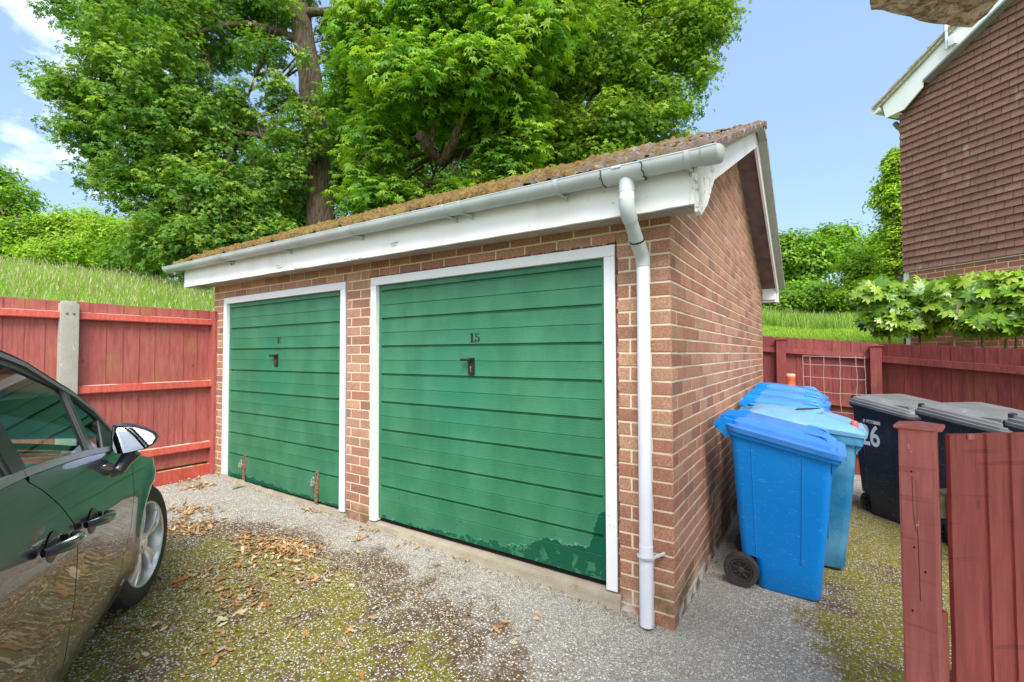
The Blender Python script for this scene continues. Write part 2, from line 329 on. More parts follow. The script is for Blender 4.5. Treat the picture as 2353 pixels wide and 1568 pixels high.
def m_paint_car():
    t = NT('car_paint'); fl = t.n('ShaderNodeTexNoise', {'Vector': t.obj(), 'Scale': 900, 'Detail': 2}).outputs[0]
    b = t.mix(t.rng(fl, .4, .75), (.004, .005, .012, 1), (.012, .014, .032, 1))
    t.pbr(b, .30, None, Metallic=.0, Coat_Weight=.85, Coat_Roughness=.012, Coat_IOR=1.42, Specular_IOR_Level=.6); return t.m
def m_glass(name, tint, gloss=.02):
    t = NT(name); fr = t.n('ShaderNodeFresnel', {'IOR': 1.65}); tr = t.n('ShaderNodeBsdfTransparent', {'Color': tint}); gl = t.n('ShaderNodeBsdfGlossy', {'Color': (1, 1, 1, 1), 'Roughness': gloss})
    mx = t.n('ShaderNodeMixShader', {0: fr.outputs[0], 1: tr.outputs[0], 2: gl.outputs[0]}); t.t.links.new(mx.outputs[0], t.o.inputs[0]); return t.m
def m_plastic(name, c, fade, rough=.42):
    t = NT(name); f = t.noise(3.5, 5, .6)
    b = t.mix(t.rng(f, .35, .75, 0, .45), c, fade)
    sc_ = t.rng(t.noise(30, 2, .5, v=t.map((1, 1, 4), rot=(.4, .3, 0)), dist=2), .68, .70); b = t.mix(t.mth('MULTIPLY', sc_, .25), b, (.5, .6, .7, 1))
    t.pbr(b, rough, t.bump(t.noise(70, 3), .04, .003), Specular_IOR_Level=.3); return t.m
def m_hill():
    t = NT('meadow'); f = t.noise(1.6, 6, .65); g = t.noise(25, 4, .8); b = t.mix(t.rng(f, .35, .65), (.15, .30, .035, 1), (.25, .40, .06, 1)); b = t.mix(t.rng(g, .4, .7, 0, .5), b, (.34, .42, .14, 1))
    t.pbr(b, .9, t.bump(g, .8, .05)); return t.m
def m_concrete(name, a, b_, lich=0.0):
    t = NT(name); f = t.noise(6, 6, .7); g = t.noise(140, 3, .8); b = t.mix(f, a, b_); b = t.mix(t.rng(g, .4, .75, 0, .45), b, tuple(k*.5 for k in a[:3])+(1,))
    if lich: b = t.mix(t.mth('MULTIPLY', t.rng(t.vor(38), .22, .12), t.mth('MULTIPLY', t.rng(t.noise(7), .5, .6), lich)), b, (.72, .72, .66, 1))
    t.pbr(b, .95, t.bump(t.mth('ADD', g, f), .6, .008)); return t.m
def m_soffit_old():
    t = NT('weathered_render'); f = t.noise(17, 8, .78, dist=.8); g = t.noise(70, 4, .8); b = t.mix(t.rng(f, .40, .60), (.24, .15, .065, 1), (.80, .64, .46, 1))
    cr = t.rng(t.noise(9, 5, .8, dist=2.5, v=t.map(loc=(4, 4, 4))), .485, .50); cr = t.mth('MULTIPLY', cr, t.rng(t.noise(9, 5, .8, dist=2.5, v=t.map(loc=(4, 4, 4))), .515, .50)); b = t.mix(t.mth('MULTIPLY', cr, .8), b, (.05, .03, .015, 1))
    x, y, z = t.sep(); t.pbr(b, .95, t.bump(t.mth('ADD', f, t.mth('MULTIPLY', g, .4)), .9, .02)); return t.m
RED1, RED2 = (.30, .064, .054, 1), (.39, .108, .090, 1)
M.update(brick=m_brick(), mortar=m_mortar(), white=m_white('white_gloss'), flake=m_whitewash(), frame=m_white('white_frame', .12, (.80, .81, .86, 1)),
    ground=m_ground(), bark=m_bark(), roof=m_roof(), tile=m_tile(), paint=m_paint_car(), hill=m_hill(),
    leaf=m_leaf('leaf', .55, .45), leafgloss=m_leaf('leaf_glossy', .28, .22, .5), grass=m_leaf('grass_blade', .6, .4, .2),
    dry=m_leaf('dry_leaf', .7, .15, .2),
    pvc=simple('grey_pvc', (.44, .49, .50, 1), .38, 3, .12), pvcw=simple('white_pvc', (.70, .72, .79, 1), .35, 4, .05),
    soffit=simple('soffit_board', (.40, .36, .31, 1), .8, 5, .2, .1), brown=simple('verge_soffit', (.19, .125, .105, 1), .8, 7, .25, .1),
    under=m_concrete('undercloak', (.30, .31, .24, 1), (.55, .54, .45, 1)), black=simple('black_plastic', (.012, .012, .013, 1), .35), dark=simple('dark_void', (.006, .006, .006, 1), .9),
    num=simple('stencil_paint', (.003, .012, .008, 1), .6), brass=simple('brass', (.45, .33, .15, 1), .35, Metallic=.9),
    rust=simple('rusty_steel', (.20, .11, .07, 1), .8, 60, .6, .3), lock=simple('galvanised', (.42, .37, .33, 1), .5, 80, .4, .2, Metallic=.5),
    sill=m_concrete('threshold_concrete', (.22, .18, .12, 1), (.46, .41, .33, 1)), conc=m_concrete('post_concrete', (.27, .26, .22, 1), (.47, .45, .39, 1), .9),
    red=m_paintwood('red_fence_paint', RED1, RED2, moss=.6, peel=.70), redrail=m_paintwood('red_rail_paint', (.42, .055, .035, 1), (.50, .10, .07, 1), (.62, .47, .34, 1), top=.9, peel=.68),
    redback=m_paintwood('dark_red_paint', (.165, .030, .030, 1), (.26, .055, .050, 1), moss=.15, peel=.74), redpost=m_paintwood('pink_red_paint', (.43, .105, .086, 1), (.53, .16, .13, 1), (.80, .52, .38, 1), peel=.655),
    redgate=m_paintwood('deep_red_paint', (.255, .044, .036, 1), (.34, .07, .056, 1), peel=.76), bare=simple('bare_mossy_wood', (.26, .20, .10, 1), .9, 30, .5, .5),
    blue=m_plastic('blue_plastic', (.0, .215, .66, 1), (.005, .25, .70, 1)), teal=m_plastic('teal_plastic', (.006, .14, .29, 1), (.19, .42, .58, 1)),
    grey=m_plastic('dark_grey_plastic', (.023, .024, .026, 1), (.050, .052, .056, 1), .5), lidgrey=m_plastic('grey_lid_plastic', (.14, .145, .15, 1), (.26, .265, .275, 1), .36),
    tyre=simple('tyre_rubber', (.025, .023, .021, 1), .75, 40, .3, .2), bintyre=simple('bin_wheel', (.035, .033, .032, 1), .6, 20, .2), alloy=simple('alloy', (.75, .75, .76, 1), .30, Metallic=.85), rimdark=simple('dark_disc_metal', (.10, .10, .10, 1), .5, Metallic=.5),  # rimdark: dark grey metal of the brake discs
    trim=simple('black_trim', (.045, .048, .048, 1), .38), chrome=simple('chrome', (.85, .85, .86, 1), .05, Metallic=1.0), glass=m_glass('car_glass', (.60, .92, .82, 1)), screen=m_glass('windscreen_glass', (.70, .85, .80, 1)), mirror=simple('mirror_silver', (.92, .94, .95, 1), .01, Metallic=1.0),
    seat=simple('seat_fabric', (.42, .46, .45, 1), .9, 20, .2), dash=simple('dashboard', (.50, .56, .54, 1), .7, 10, .1), lamp=m_glass('lamp_glass', (.8, .8, .8, 1)),
    redplastic=simple('red_plastic', (.62, .09, .06, 1), .4), orange=simple('orange_plastic', (.62, .14, .05, 1), .5), conetop=simple('faded_cone_tip', (.62, .42, .34, 1), .6), whitenum=simple('white_vinyl', (.80, .80, .80, 1), .5),
    wire=simple('wire', (.52, .42, .36, 1), .5, Metallic=.4), lead=simple('lead_flashing', (.22, .23, .23, 1), .6), hrooft=simple('roof_edge', (.34, .31, .22, 1), .85, 30, .3, .3), eave=m_soffit_old(),
    pebble=m_leaf('pebble', .6, 0.0, .3), moss=m_leaf('moss_tuft', .9, .1, .1), sticker=simple('sticker', (.70, .68, .62, 1), .6))

M.update(bluelid=m_plastic('blue_lid_sky_sheen', (.045, .22, .64, 1), (.12, .31, .70, 1), .28), teallid=m_plastic('teal_lid_plastic', (.13, .31, .50, 1), (.30, .44, .56, 1), .4), hwhite=m_white('house_white', .12, (.78, .82, .82, 1)), brickpier=simple('plain_brick', (.30, .14, .09, 1), .9, 8, .3, .2))  # blue lids paler than their bodies: sky sheen put into the colour
M['trimgrey'] = simple('weathered_trim', (.14, .145, .14, 1), .35)
M['stem'] = simple('shrub_stem', (.20, .15, .08, 1), .8, 20, .4, .3)
# ------------------------------------------------------------------ ground
def gh(x, y):
    x = np.asarray(x, float); y = np.asarray(y, float)
    h = np.clip(-x*.021, 0, .10)
    sx = np.clip((x-.15)/.8, 0, 1); sx = sx*sx*(3-2*sx); sy = np.clip((y-.2)/3.2, 0, 1)
    return h-.10*sx*sy+np.where((x < .0) & (x > -5), .026*np.exp(-(np.minimum(y, 0)/.16)**2), 0)*np.clip((-x-.12)/.15, 0, 1)
def grid_mesh(name, x0, x1, y0, y1, step, fn, mat, kind='structure', hole=None):
    xs = np.arange(x0, x1+1e-6, step); ys = np.arange(y0, y1+1e-6, step); X, Y = np.meshgrid(xs, ys); Z = fn(X, Y)
    V = np.stack([X, Y, Z], -1).reshape(-1, 3); nx = len(xs); i, j = np.meshgrid(np.arange(len(ys)-1), np.arange(nx-1), indexing='ij')
    a = (i*nx+j).ravel(); F = np.stack([a, a+1, a+nx+1, a+nx], 1)
    if hole is not None:
        cx = V[F].mean(1); F = F[~hole(cx[:, 0], cx[:, 1])]
    o = np_mesh(name, V, F, mat, smooth=True); o['kind'] = kind; return o
grid_mesh('driveway', -5.1, 5.1, -7, 5.2, .05, gh, M['ground'])
S1, S2 = (-5.08, 5.08)
def terr(x, y):
    """ground that rises behind the fences"""
    x = np.asarray(x, float); y = np.asarray(y, float)
    dx = np.maximum(0, -5.1-x); dy = np.maximum(0, y-5.0); d = np.hypot(dx, dy)
    ang = np.clip((x+6)/7.0, 0, 1); ang = ang*ang*(3-2*ang)
    slope = .235*(1-ang)+.105*ang; top = 3.3*(1-ang)+3.2*ang
    z = (1.15*(1-ang)+1.15*ang)+slope*d
    z = top-np.logaddexp(0, (top-z)*2.2)/2.2
    fr = np.clip(np.maximum(dx, dy)/.5, 0, 1); z = z*fr+(-.25)*(1-fr)
    return z
grid_mesh('hillside', -60, 60, -20, 90, .5, terr, M['hill'], hole=lambda x, y: (x > -5.1) & (y < 4.9))
g = MB(); g.box((-500, -500, -.9), (500, 500, -.35)); tag(g.build('ground', M['hill']), kind='structure')

# ------------------------------------------------------------------ brickwork
def brick_wall(name, O, du, n, L, z0, z1, holes=(), clip=None, start=0, parent=None, half_first=False, mortar=None, seed=1, bw=.225, pal=None):
    """courses of separate bricks with chamfered faces, standing 6 mm proud of the joints. O corner point, du along, n outward"""
    rnd = random.Random(seed); O, du, n = Vector(O), Vector(du), Vector(n); Z = Vector((0, 0, 1)); B = MB(); B.mi = 0
    pal = pal or [((.51, .265, .17), 5), ((.46, .22, .14), 5), ((.57, .32, .21), 4), ((.40, .195, .135), 2), ((.51, .29, .195), 5), ((.37, .195, .15), 1)]
    bag = [c for c, k in pal for _ in range(k)]
    row = int(round(z0/.075)); 
    while row*.075 < z1-1e-6:
        zb = row*.075+.005; zt = row*.075+.070; u = -start
        half = (row % 2 == 0) != half_first
        first = True
        while u < L:
            wd = (.1025 if (half and first) else bw-.010); a, b = u, min(u+wd, L); first = False; u += wd+.010
            segs = [(a, b, zb, min(zt, z1))]
            for (ha, hb, hz0, hz1) in holes:
                ns = []
                for (p, q, r, s) in segs:
                    if q <= ha or p >= hb or s <= hz0 or r >= hz1: ns.append((p, q, r, s)); continue
                    if p < ha: ns.append((p, ha, r, s))
                    if q > hb: ns.append((hb, q, r, s))
                    if s > hz1: ns.append((max(p, ha), min(q, hb), hz1, s))
                segs = ns
            for (p, q, r, s) in segs:
                if q-p < .012 or s-r < .012: continue
                if clip and r > clip((p+q)/2): continue
                c = rnd.choice(bag); k = rnd.uniform(.88, 1.12); B.col = (c[0]*k, c[1]*k*rnd.uniform(.95, 1.08), c[2]*k, 1)
                j = lambda: rnd.uniform(-.0016, .0016)
                pr = rnd.uniform(.000, .0022); ch = .003
                o4 = [(p+j(), r+j()), (q+j(), r+j()), (q+j(), s+j()), (p+j(), s+j())]
                i4 = [(p+ch+j(), r+ch+j()), (q-ch+j(), r+ch+j()), (q-ch+j(), s-ch+j()), (p+ch+j(), s-ch+j())]
                vo = [O+du*x+Z*y-n*.0035 for x, y in o4]; vm = [O+du*x+Z*y-n*.0012 for x, y in o4]; vi = [O+du*x+Z*y+n*pr for x, y in i4]
                B.mesh(vo+vm+vi, [(8, 9, 10, 11)]+[(k1, (k1+1) % 4, 4+(k1+1) % 4, 4+k1) for k1 in range(4)]+[(4+k1, 4+(k1+1) % 4, 8+(k1+1) % 4, 8+k1) for k1 in range(4)])
        row += 1
    B.mi = 1; B.col = (.99, 1, 1, 1)
    if mortar:
        for (a, b, r, s) in mortar:
            T = Matrix.Identity(4)
            for i in range(3): T[i][0] = du[i]; T[i][1] = n[i]; T[i][3] = O[i]
            B.box((a, -.10, r), (b, -.0022, s), T)
    return B.build(name, [M['brick'], M['mortar']], parent)

XL, ZS, DY = -4.95, 2.14, 4.68
XA, XB, XC, XD = -4.72, -2.65, -2.34, -.297     # outer edges of the two door frames
ZT, ZB = 2.035, .12
tanr = .4565
rise = lambda x: .011*max(0, -x)
zr = lambda y: (2.345+(y+.30)*tanr) if y <= 2.34 else (2.345+(4.98-y)*tanr)     # top of the tiles
G = empty('garage', 'brick double garage with mossy tiled roof, two green up-and-over doors and white fascia', 'garage')
H = [(-XD, -XC, -.1, ZT), (-XB, -XA, -.1, ZT)]
fwl = brick_wall('front_wall', (0, 0, 0), (-1, 0, 0), (0, -1, 0), -XL, 0, 2.17, H, parent=G, half_first=False, seed=3,
    mortar=[(.004, -XD-.001, -.1, 2.2), (-XC+.001, -XB-.001, -.1, 2.2), (-XA+.001, -XL-.004, -.1, 2.2), (-XD-.001, -XC+.001, ZT+.001, 2.2), (-XB-.001, -XA+.001, ZT+.001, 2.2)])
gab = brick_wall('gable_wall', (0, 0, 0), (0, 1, 0), (1, 0, 0), DY, 0, 3.45, parent=G, half_first=True, seed=9, clip=lambda u: zr(u)-.16)
g = MB(); pf = [(.006, -.1), (DY-.005, -.1), (DY-.005, zr(DY)-.14), (2.34, zr(2.34)-.14), (.006, zr(0)-.14)]
g.prism(pf, .10, Matrix(((0, 0, 1, -.1022), (1, 0, 0, 0), (0, 1, 0, 0), (0, 0, 0, 1)))); g.build('gable_mortar', M['mortar'], gab)
g = MB(); g.box((XL, .11, -.1), (XL+.1, DY-.11, 2.2)); g.prism(pf, .10, Matrix(((0, 0, 1, XL), (1, 0, 0, 0), (0, 1, 0, 0), (0, 0, 0, 1)))); g.box((XL+.11, DY-.10, -.1), (-.11, DY, 2.25)); g.build('rear_wall', M['mortar'], G)
g = MB()
for a, b in ((XC, XD), (XA, XB)):
    g = MB(); P = []; n_ = 120
    for i in range(n_+1):
        x = a-.015+(b-a+.03)*i/n_; h0 = float(gh(x, -.05)); q = lambda k, s: fbm(x, k, 2, s, 3)
        P.append([(x, .14, .108), (x, -.004+.002*q(1, 9), .108+.002*q(7, 12)), (x, -.014+.004*q(2, 14), .100+.003*q(3, 20)), (x, -.018+.004*q(4, 10), h0+.035+.008*q(5, 9)), (x, -.024+.006*q(6, 7), h0+.010+.006*q(8, 16)), (x, -.034+.012*q(9, 5), h0-.006)])
    g.grid([r[::-1] for r in P]); g.face(P[0]); g.face(P[-1][::-1]); g.build('threshold', M['sill'], G, smooth=50)
g = MB(); g.box((XL+.12, .16, .0), (-.12, DY-.12, .02)); g.build('garage_floor', M['dark'], G)

# doors
def stencil(ch, mb, T):
    """one stencil numeral, 1 high, drawn as flat polygons"""
    def arc(cx, cy, ro, ri, sx, a0, a1, n=16, shift=.0):
        P = []
        for i in range(n+1): a = R_(a0+(a1-a0)*i/n); P.append((cx+sx*ro*math.cos(a), cy+ro*math.sin(a)))
        Q = []
        for i in range(n, -1, -1): a = R_(a0+(a1-a0)*i/n); Q.append((cx+shift+sx*.55*ri*math.cos(a), cy+ri*math.sin(a)))
        for i in range(n):
            q = [P[i], P[i+1], Q[n-i-1], Q[n-i]]; mb.face([T @ Vector((x, y, 0)) for x, y in q])
    def poly(p): mb.face([T @ Vector((x, y, 0)) for x, y in p])
    if ch == '1':
        poly([(.11, .04), (.40, .04), (.40, .97), (.11, .97)]); poly([(.04, 0), (.45, 0), (.45, .05), (.04, .05)]); poly([(0, .82), (.12, .86), (.12, .97), (.09, .97)])
    if ch == '5':
        poly([(.12, .98), (.30, .95), (.28, .62), (.22, .55), (.14, .60)]); poly([(.42, .95), (.55, .98), (.62, .90), (.50, .78), (.40, .82)])
        arc(.28, .32, .34, .28, 1.15, -80, 105); arc(.18, .22, .12, .0, 1, 0, 360); arc(.24, .28, .30, .26, .9, 200, 265)
    if ch == '6':
        arc(.33, .49, .50, .43, .68, 97, 263); arc(.36, .29, .30, .22, 1.0, -83, 100); arc(.52, .79, .11, 0, 1, 0, 360); poly([(.36, .99), (.54, .90), (.52, .85), (.36, .93)])
def door(xa, xb, text, tx, tz, hx, hz, peel, label):
    D = empty('garage_door', label); D.parent = G
    fr = MB(); w_ = .068; y0, y1 = -.012, .10
    fr.box((xa+.004, y0, ZB), (xa+w_, y1, ZT-w_), bev=.004); fr.box((xb-w_, y0, ZB), (xb-.004, y1, ZT-w_), bev=.004); fr.box((xa+.004, y0+.0015, ZT-w_+.001), (xb-.004, y1, ZT-.004), bev=.004)
    fr.build('door_frame', M['frame'], D)
    # jagged sealant line round the frame
    s_ = MB(); rn = random.Random(7)
    for x_, s in ((xa, -1), (xb, 1)):
        z = ZB
        while z < ZT:
            dz = rn.uniform(.015, .05); wd = rn.uniform(.003, .012); s_.box((min(x_-s*.004, x_+s*wd), -.0025, z), (max(x_-s*.004, x_+s*wd), .004, z+dz)); z += dz*rn.choice((1, 1, 1.3))
    x = xa
    while x < xb: dx = rn.uniform(.02, .06); s_.box((x, -.0025, ZT-.004), (x+dx, .004, ZT+rn.uniform(.002, .010))); x += dx*rn.choice((1, 1, 1.4))
    s_.build('sealant', M['lead'] if not peel else simple('dark_sealant', (.12, .055, .04, 1), .9, 60, .5), D)
    # pressed steel leaf: profile in z, ribs end short of the stiles
    la, lb = xa+w_+.003, xb-w_-.003; zb, zt = ZB+(.028 if peel else .012), ZT-w_-.003; yF = .022; st = .030
    lv = []; top = zt-.045; pitch = (top-zb-.03)/8
    z = zb; prof = [(zb, 0)]
    for k in range(0, 9):
        zc = top-(8-k)*pitch
        if k > 0: prof += [(zc-.0125, 0), (zc-.008, .015), (zc+.005, .015), (zc+.0085, -.0015), (zc+.013, 0)]
        if k < 8: zm = zc+pitch/2; prof += [(zm-.005, 0), (zm-.001, .0035), (zm+.003, -.0008), (zm+.006, 0)]
    prof.append((zt, 0)); prof = sorted(p for p in prof if zb <= p[0] <= zt)
    xs = [la, la+st-.004, la+st+.004]+list(np.linspace(la+st+.02, lb-st-.02, 40))+[lb-st-.004, lb-st+.004, lb]
    leaf = MB(); P = []
    for (z, d) in prof:
        row_ = []
        for x in xs:
            dd = 0 if (x <= la+st or x >= lb-st) else d
            if x in (la, lb) or False: dd = 0
            row_.append((x, yF+dd+.0012*math.sin(x*5+z*2), z))
        P.append(row_)
    leaf.grid(P); leaf.box((la, yF+.004, zb), (lb, yF+.03, zb+.012)); leaf.box((la, yF+.02, zb), (lb, yF+.035, zt))
    mat = m_door('door_green_'+text, lb, zb, peel); dl = leaf.build('door_leaf', mat, D, smooth=25)
    nb = MB(); T = lambda x: Matrix.Translation((x, yF-.0006, tz)) @ Matrix.Rotation(R_(90), 4, 'X') @ Matrix.Diagonal((.070, .066, .066, 1))
    stencil('1', nb, T(tx)); stencil(text[1], nb, T(tx+.037)); nb.build('house_number' if False else 'door_number', M['num'], D)
    hd = empty('handle'); hd.parent = D
    b = MB(); b.box((hx-.020, yF-.012, hz-.115), (hx+.030, yF-.0005, hz), bev=.004); b.build('handle_plate', M['black'], hd)
    b = MB(); b.box((hx-.014, yF-.028, hz-.026), (hx+.026, yF-.010, hz-.004), bev=.004); b.box((hx-.068, yF-.040, hz-.024), (hx+.018, yF-.026, hz-.004), bev=.006); b.build('handle_lever', M['black'], hd)
    b = MB(); b.lathe([(0, .003), (.0075, .003), (.0075, 0)], Matrix.Translation((hx+.006, yF-.0135, hz-.066)) @ Matrix.Rotation(R_(90), 4, 'X'), 14); b.box((hx+.003, yF-.015, hz-.10), (hx+.009, yF-.011, hz-.066), bev=.0015); b.build('keyhole', M['brass'], hd)
    gp = MB(); gp.box((la, .05, .1085), (lb, .13, zb+.004)); gp.build('bottom_gap', M['dark'], D)
    return D
D15 = door(XC, XD, '15', -1.352, 1.500, -1.340, 1.398, True, 'green garage door numbered 15 with paint peeling at its lower right corner')
D16 = door(XA, XB, '16', -3.722, 1.528, -3.735, 1.425, False, 'green garage door numbered 16 with two rusty floor hasps')
for hx in (-4.285, -3.055):
    hp = empty('hasp'); hp.parent = D16
    b = MB(); b.box((hx-.014, -.004, .10), (hx+.014, .012, .30), bev=.002); b.box((hx-.017, .012, .20), (hx+.017, .0215, .40), bev=.002); b.tube([(hx, .010, .385), (hx, -.002, .385)], .007, 10); b.build('hasp_strap', M['rust'], hp)
    b = MB(); b.box((hx-.034, -.034, .275), (hx-.002, -.006, .318), bev=.005); b.tube([(hx-.028, -.020, .315), (hx-.028, -.018, .340), (hx-.018, -.014, .350), (hx-.008, -.012, .340), (hx-.008, -.014, .315)], .0038, 8)
    b.tube([(hx-.02, -.006, .30), (hx+.012, -.012, .30)], .006, 8); b.build('padlock', M['lock'], hp)

# fascia, soffit, barge boards
FY = -.215
b = MB(); n_ = 60; P = []
for i in range(n_+1):
    x = -5.15+(5.15+.145)*i/n_; ws = .0025*fbm(x, 0, 3, 2); q = rise(x)*.8; P.append([(x, FY+ws, 2.118+q+.003*fbm(x, 2, 0, 6)), (x, FY+ws*1.2, 2.21+q), (x, FY+ws, 2.325+q)])
b.grid(P); b.grid([[(p[0][0], FY+.02, p[0][2]), p[0]] for p in P]); b.grid([[(p[0][0], FY+.02, p[2][2]), (p[0][0], FY+.02, p[0][2])] for p in P]); b.box((-5.152, FY-.002, 2.116+.045), (-5.132, FY+.25, 2.33+.045)); fas = b.build('fascia', M['white'], G)
rn = random.Random(3)      # paint lifting off in curls
for (x, z) in ((-3.02, 2.162), (-2.42, 2.152), (-2.30, 2.150), (-1.9, 2.2), (-3.3, 2.2)):
    b = MB()
    for k in range(4):
        x0 = x+rn.uniform(-.07, .07); z0 = z+rn.uniform(-.012, .012); l = rn.uniform(.02, .06); hgt = rn.uniform(.004, .010); b.face([(x0, FY-.003, z0), (x0+l, FY-.003, z0+.003), (x0+l*.9, FY-.010, z0-hgt), (x0+l*.2, FY-.012, z0-hgt*.8)])
    b.build('paint_flake', M['white'], fas)
b = MB(); b.mesh([(-5.132, FY+.0205, 2.183), (.145, FY+.0205, 2.138), (.145, .012, 2.138), (-5.132, .012, 2.183), (-5.132, FY+.0205, 2.193), (.145, FY+.0205, 2.148), (.145, .012, 2.148), (-5.132, .012, 2.193)], [(0, 3, 2, 1), (4, 5, 6, 7), (0, 1, 5, 4), (2, 3, 7, 6), (3, 0, 4, 7), (1, 2, 6, 5)]); b.build('soffit', M['soffit'], G)
b = MB(); b.box((-5.13, DY-.01, 2.138), (.16, DY+.20, 2.146)); b.box((-5.15, DY+.20, 2.118), (.17, DY+.222, 2.335)); b.build('rear_soffit', M['soffit'], G)
def barge(x0, x1, name, mat, off0=.045, off1=.215):
    """board following the slope, foot at the eaves"""
    T = Matrix(((0, 0, 1, x0), (1, 0, 0, 0), (0, 1, 0, 0), (0, 0, 0, 1))); h_ = x1-x0; b = MB()
    yf = FY-.035
    ym = -.005
    b.prism([(ym+.19, zr(ym+.19)-off1), (2.338, zr(2.34)-off1), (2.338, zr(2.34)-off0), (ym+.19, zr(ym+.19)-off0)], h_, T)
    b.prism([(2.342, zr(2.34)-off1), (DY+.06, zr(DY+.06)-off1), (DY+.06, zr(DY+.06)-off0), (2.342, zr(2.34)-off0)], h_, T)
    b.prism([(DY+.062, zr(DY+.06)-off1), (DY+.08, 2.115), (DY+.225, 2.105), (DY+.235, zr(DY+.235)-off0), (DY+.062, zr(DY+.06)-off0)], h_, T)
    return b.build(name, mat, G)
bb = barge(.165, .187, 'barge_board', M['white'])
T = Matrix(((0, 0, 1, .165), (1, 0, 0, 0), (0, 1, 0, 0), (0, 0, 0, 1)))
b = MB(); b.prism([(FY+.018, 2.085), (FY+.055, 2.075), (-.005, 2.17), (.184, zr(.184)-.215), (.184, zr(.184)-.045), (FY-.03, zr(FY-.03)-.05), (FY-.03, 2.25), (FY, 2.16)], .0225, T); b.box((.1455, FY-.004, 2.118), (.168, FY+.03, 2.335)); b.build('barge_foot', M['flake'], bb)
barge(-5.175, -5.153, 'barge_board', M['white'])
for xx in ((.001, .164), (-5.15, XL-.001)):
    b = MB(); T = Matrix(((0, 0, 1, xx[0]), (1, 0, 0, 0), (0, 1, 0, 0), (0, 0, 0, 1))); o = .17
    b.prism([(.02, zr(.02)-o-.01), (2.339, zr(2.34)-o-.01), (2.339, zr(2.34)-o), (.02, zr(.02)-o)], xx[1]-xx[0], T); b.prism([(2.341, zr(2.34)-o-.01), (DY+.19, zr(DY+.19)-o-.01), (DY+.19, zr(DY+.19)-o), (2.341, zr(2.34)-o)], xx[1]-xx[0], T); b.build('verge_soffit', M['brown'], G)
b = MB(); b.box((.003, DY+.02, 2.112), (.164, DY+.034, 2.325)); b.box((.003, DY+.016, 2.238), (.164, DY+.0195, 2.325)); b.build('box_end', M['white'], G)

# roof: courses of double-roll tiles under moss
RT = empty('roof', 'tiled pitched roof thick with ochre moss'); RT.parent = G
def roof_slope(front, nx, ny, x0=-5.21, x1=.262):
    sl = math.hypot(1, tanr); Ls = (2.64)*sl; xs = np.linspace(x0, x1, nx); us = np.linspace(0, Ls, ny); P = []
    for iu, u in enumerate(us):
        row_ = []
        for x in xs:
            c = u/.345; k = c-math.floor(c); step = .026*(1-k); roll = .022*max(0, math.cos((x-x1+.045)*2*math.pi/.15))**1.5
            mo = fbm(x, u, 1, 7, 3)*.5+.5; mo2 = fbm(x, u, 5, 28, 3)*.5+.5
            am = min(1, max(0, (.25-x)/.7)); moss = (max(0, mo-.33)*.060*am+.008)*(.5+mo2*.9)+.016*mo2*am+.020*am*math.sin(math.pi*u/Ls)
            e = moss+step+roll*(1-.55*am)
            if iu == 0: e -= .03
            y = -.30+u/sl; z = 2.318+u*tanr/sl+rise(x)
            row_.append((x, y-e*tanr/sl, z+e/sl) if front else (x, 4.68-y+0, z+e/sl))
        P.append(row_)
    b = MB(); b.grid(P); ba = MB()
    return b
o = roof_slope(True, 440, 220).build('front_slope', M['roof'], RT); o.data.polygons.foreach_set('use_smooth', [True]*len(o.data.polygons))
o = roof_slope(False, 110, 60).build('rear_slope', M['roof'], RT); o.data.polygons.foreach_set('use_smooth', [True]*len(o.data.polygons))
for xx, nm in (((.188, .255), 0), ((-5.205, -5.176), 1)):   # undercloak and verge mortar, ends of the tiles seen from the side
    b = MB(); rn = random.Random(5); T = Matrix(((0, 0, 1, xx[0]), (1, 0, 0, 0), (0, 1, 0, 0), (0, 0, 0, 1)))
    b.prism([(-.30, zr(-.30)-.052), (2.338, zr(2.34)-.052), (2.338, zr(2.34)-.022), (-.30, zr(-.30)-.022)], xx[1]-xx[0], T)
    b.prism([(2.342, zr(2.34)-.052), (4.98, zr(4.98)-.052), (4.98, zr(4.98)-.014), (2.342, zr(2.34)-.014)], xx[1]-xx[0]+.006, T)
    b.build('verge_undercloak', M['under'], RT)
b = MB(); rn = random.Random(8)
for k in range(13):                      # tile ends breaking the verge line
    y = -.29+k*.205; e = zr(y); pts = []
    n2 = 9
    for i in range(n2+1):
        a = math.pi*i/n2; pts.append((y+.105-.105*math.cos(a), zr(y+.105-.105*math.cos(a))-.030+.040*math.sin(a)+.004*rn.random()))
    b.prism(pts[::-1][::-1], .075+.01*rn.random(), Matrix(((0, 0, 1, .195), (1, 0, 0, 0), (0, 1, 0, 0), (0, 0, 0, 1))))
b.build('verge_tile', M['roof'], RT)
b = MB(); x = -5.21; rn = random.Random(2)
while x < .24:
    l = min(.45, .262-x); P = []
    for i in range(9):
        a = math.pi*i/8; r = .115; P.append([(x+.004, 2.34-r*math.cos(a), 3.470+rise(x)+.075*math.sin(a)), (x+l*.5, 2.34-r*math.cos(a), 3.472+rise(x)+.078*math.sin(a)), (x+l-.004, 2.34-r*math.cos(a), 3.470+rise(x)+.085*math.sin(a))])
    b.grid(P); x += l
b.build('ridge_tile', M['roof'], RT, smooth=40)
b = MB(); T = Matrix(((0, 0, 1, .20), (1, 0, 0, 0), (0, 1, 0, 0), (0, 0, 0, 1))); b.prism([(2.2, 3.43), (2.48, 3.43), (2.42, 3.515), (2.34, 3.56), (2.26, 3.515)], .064, T); b.build('ridge_end', M['under'], RT); b = MB(); b.prism([(2.21, 3.47), (2.47, 3.47), (2.43, 3.59), (2.34, 3.635), (2.25, 3.59)], .33, Matrix(((0, 0, 1, -5.23), (1, 0, 0, 0), (0, 1, 0, 0), (0, 0, 0, 1)))); b.build('ridge_end', M['under'], RT)

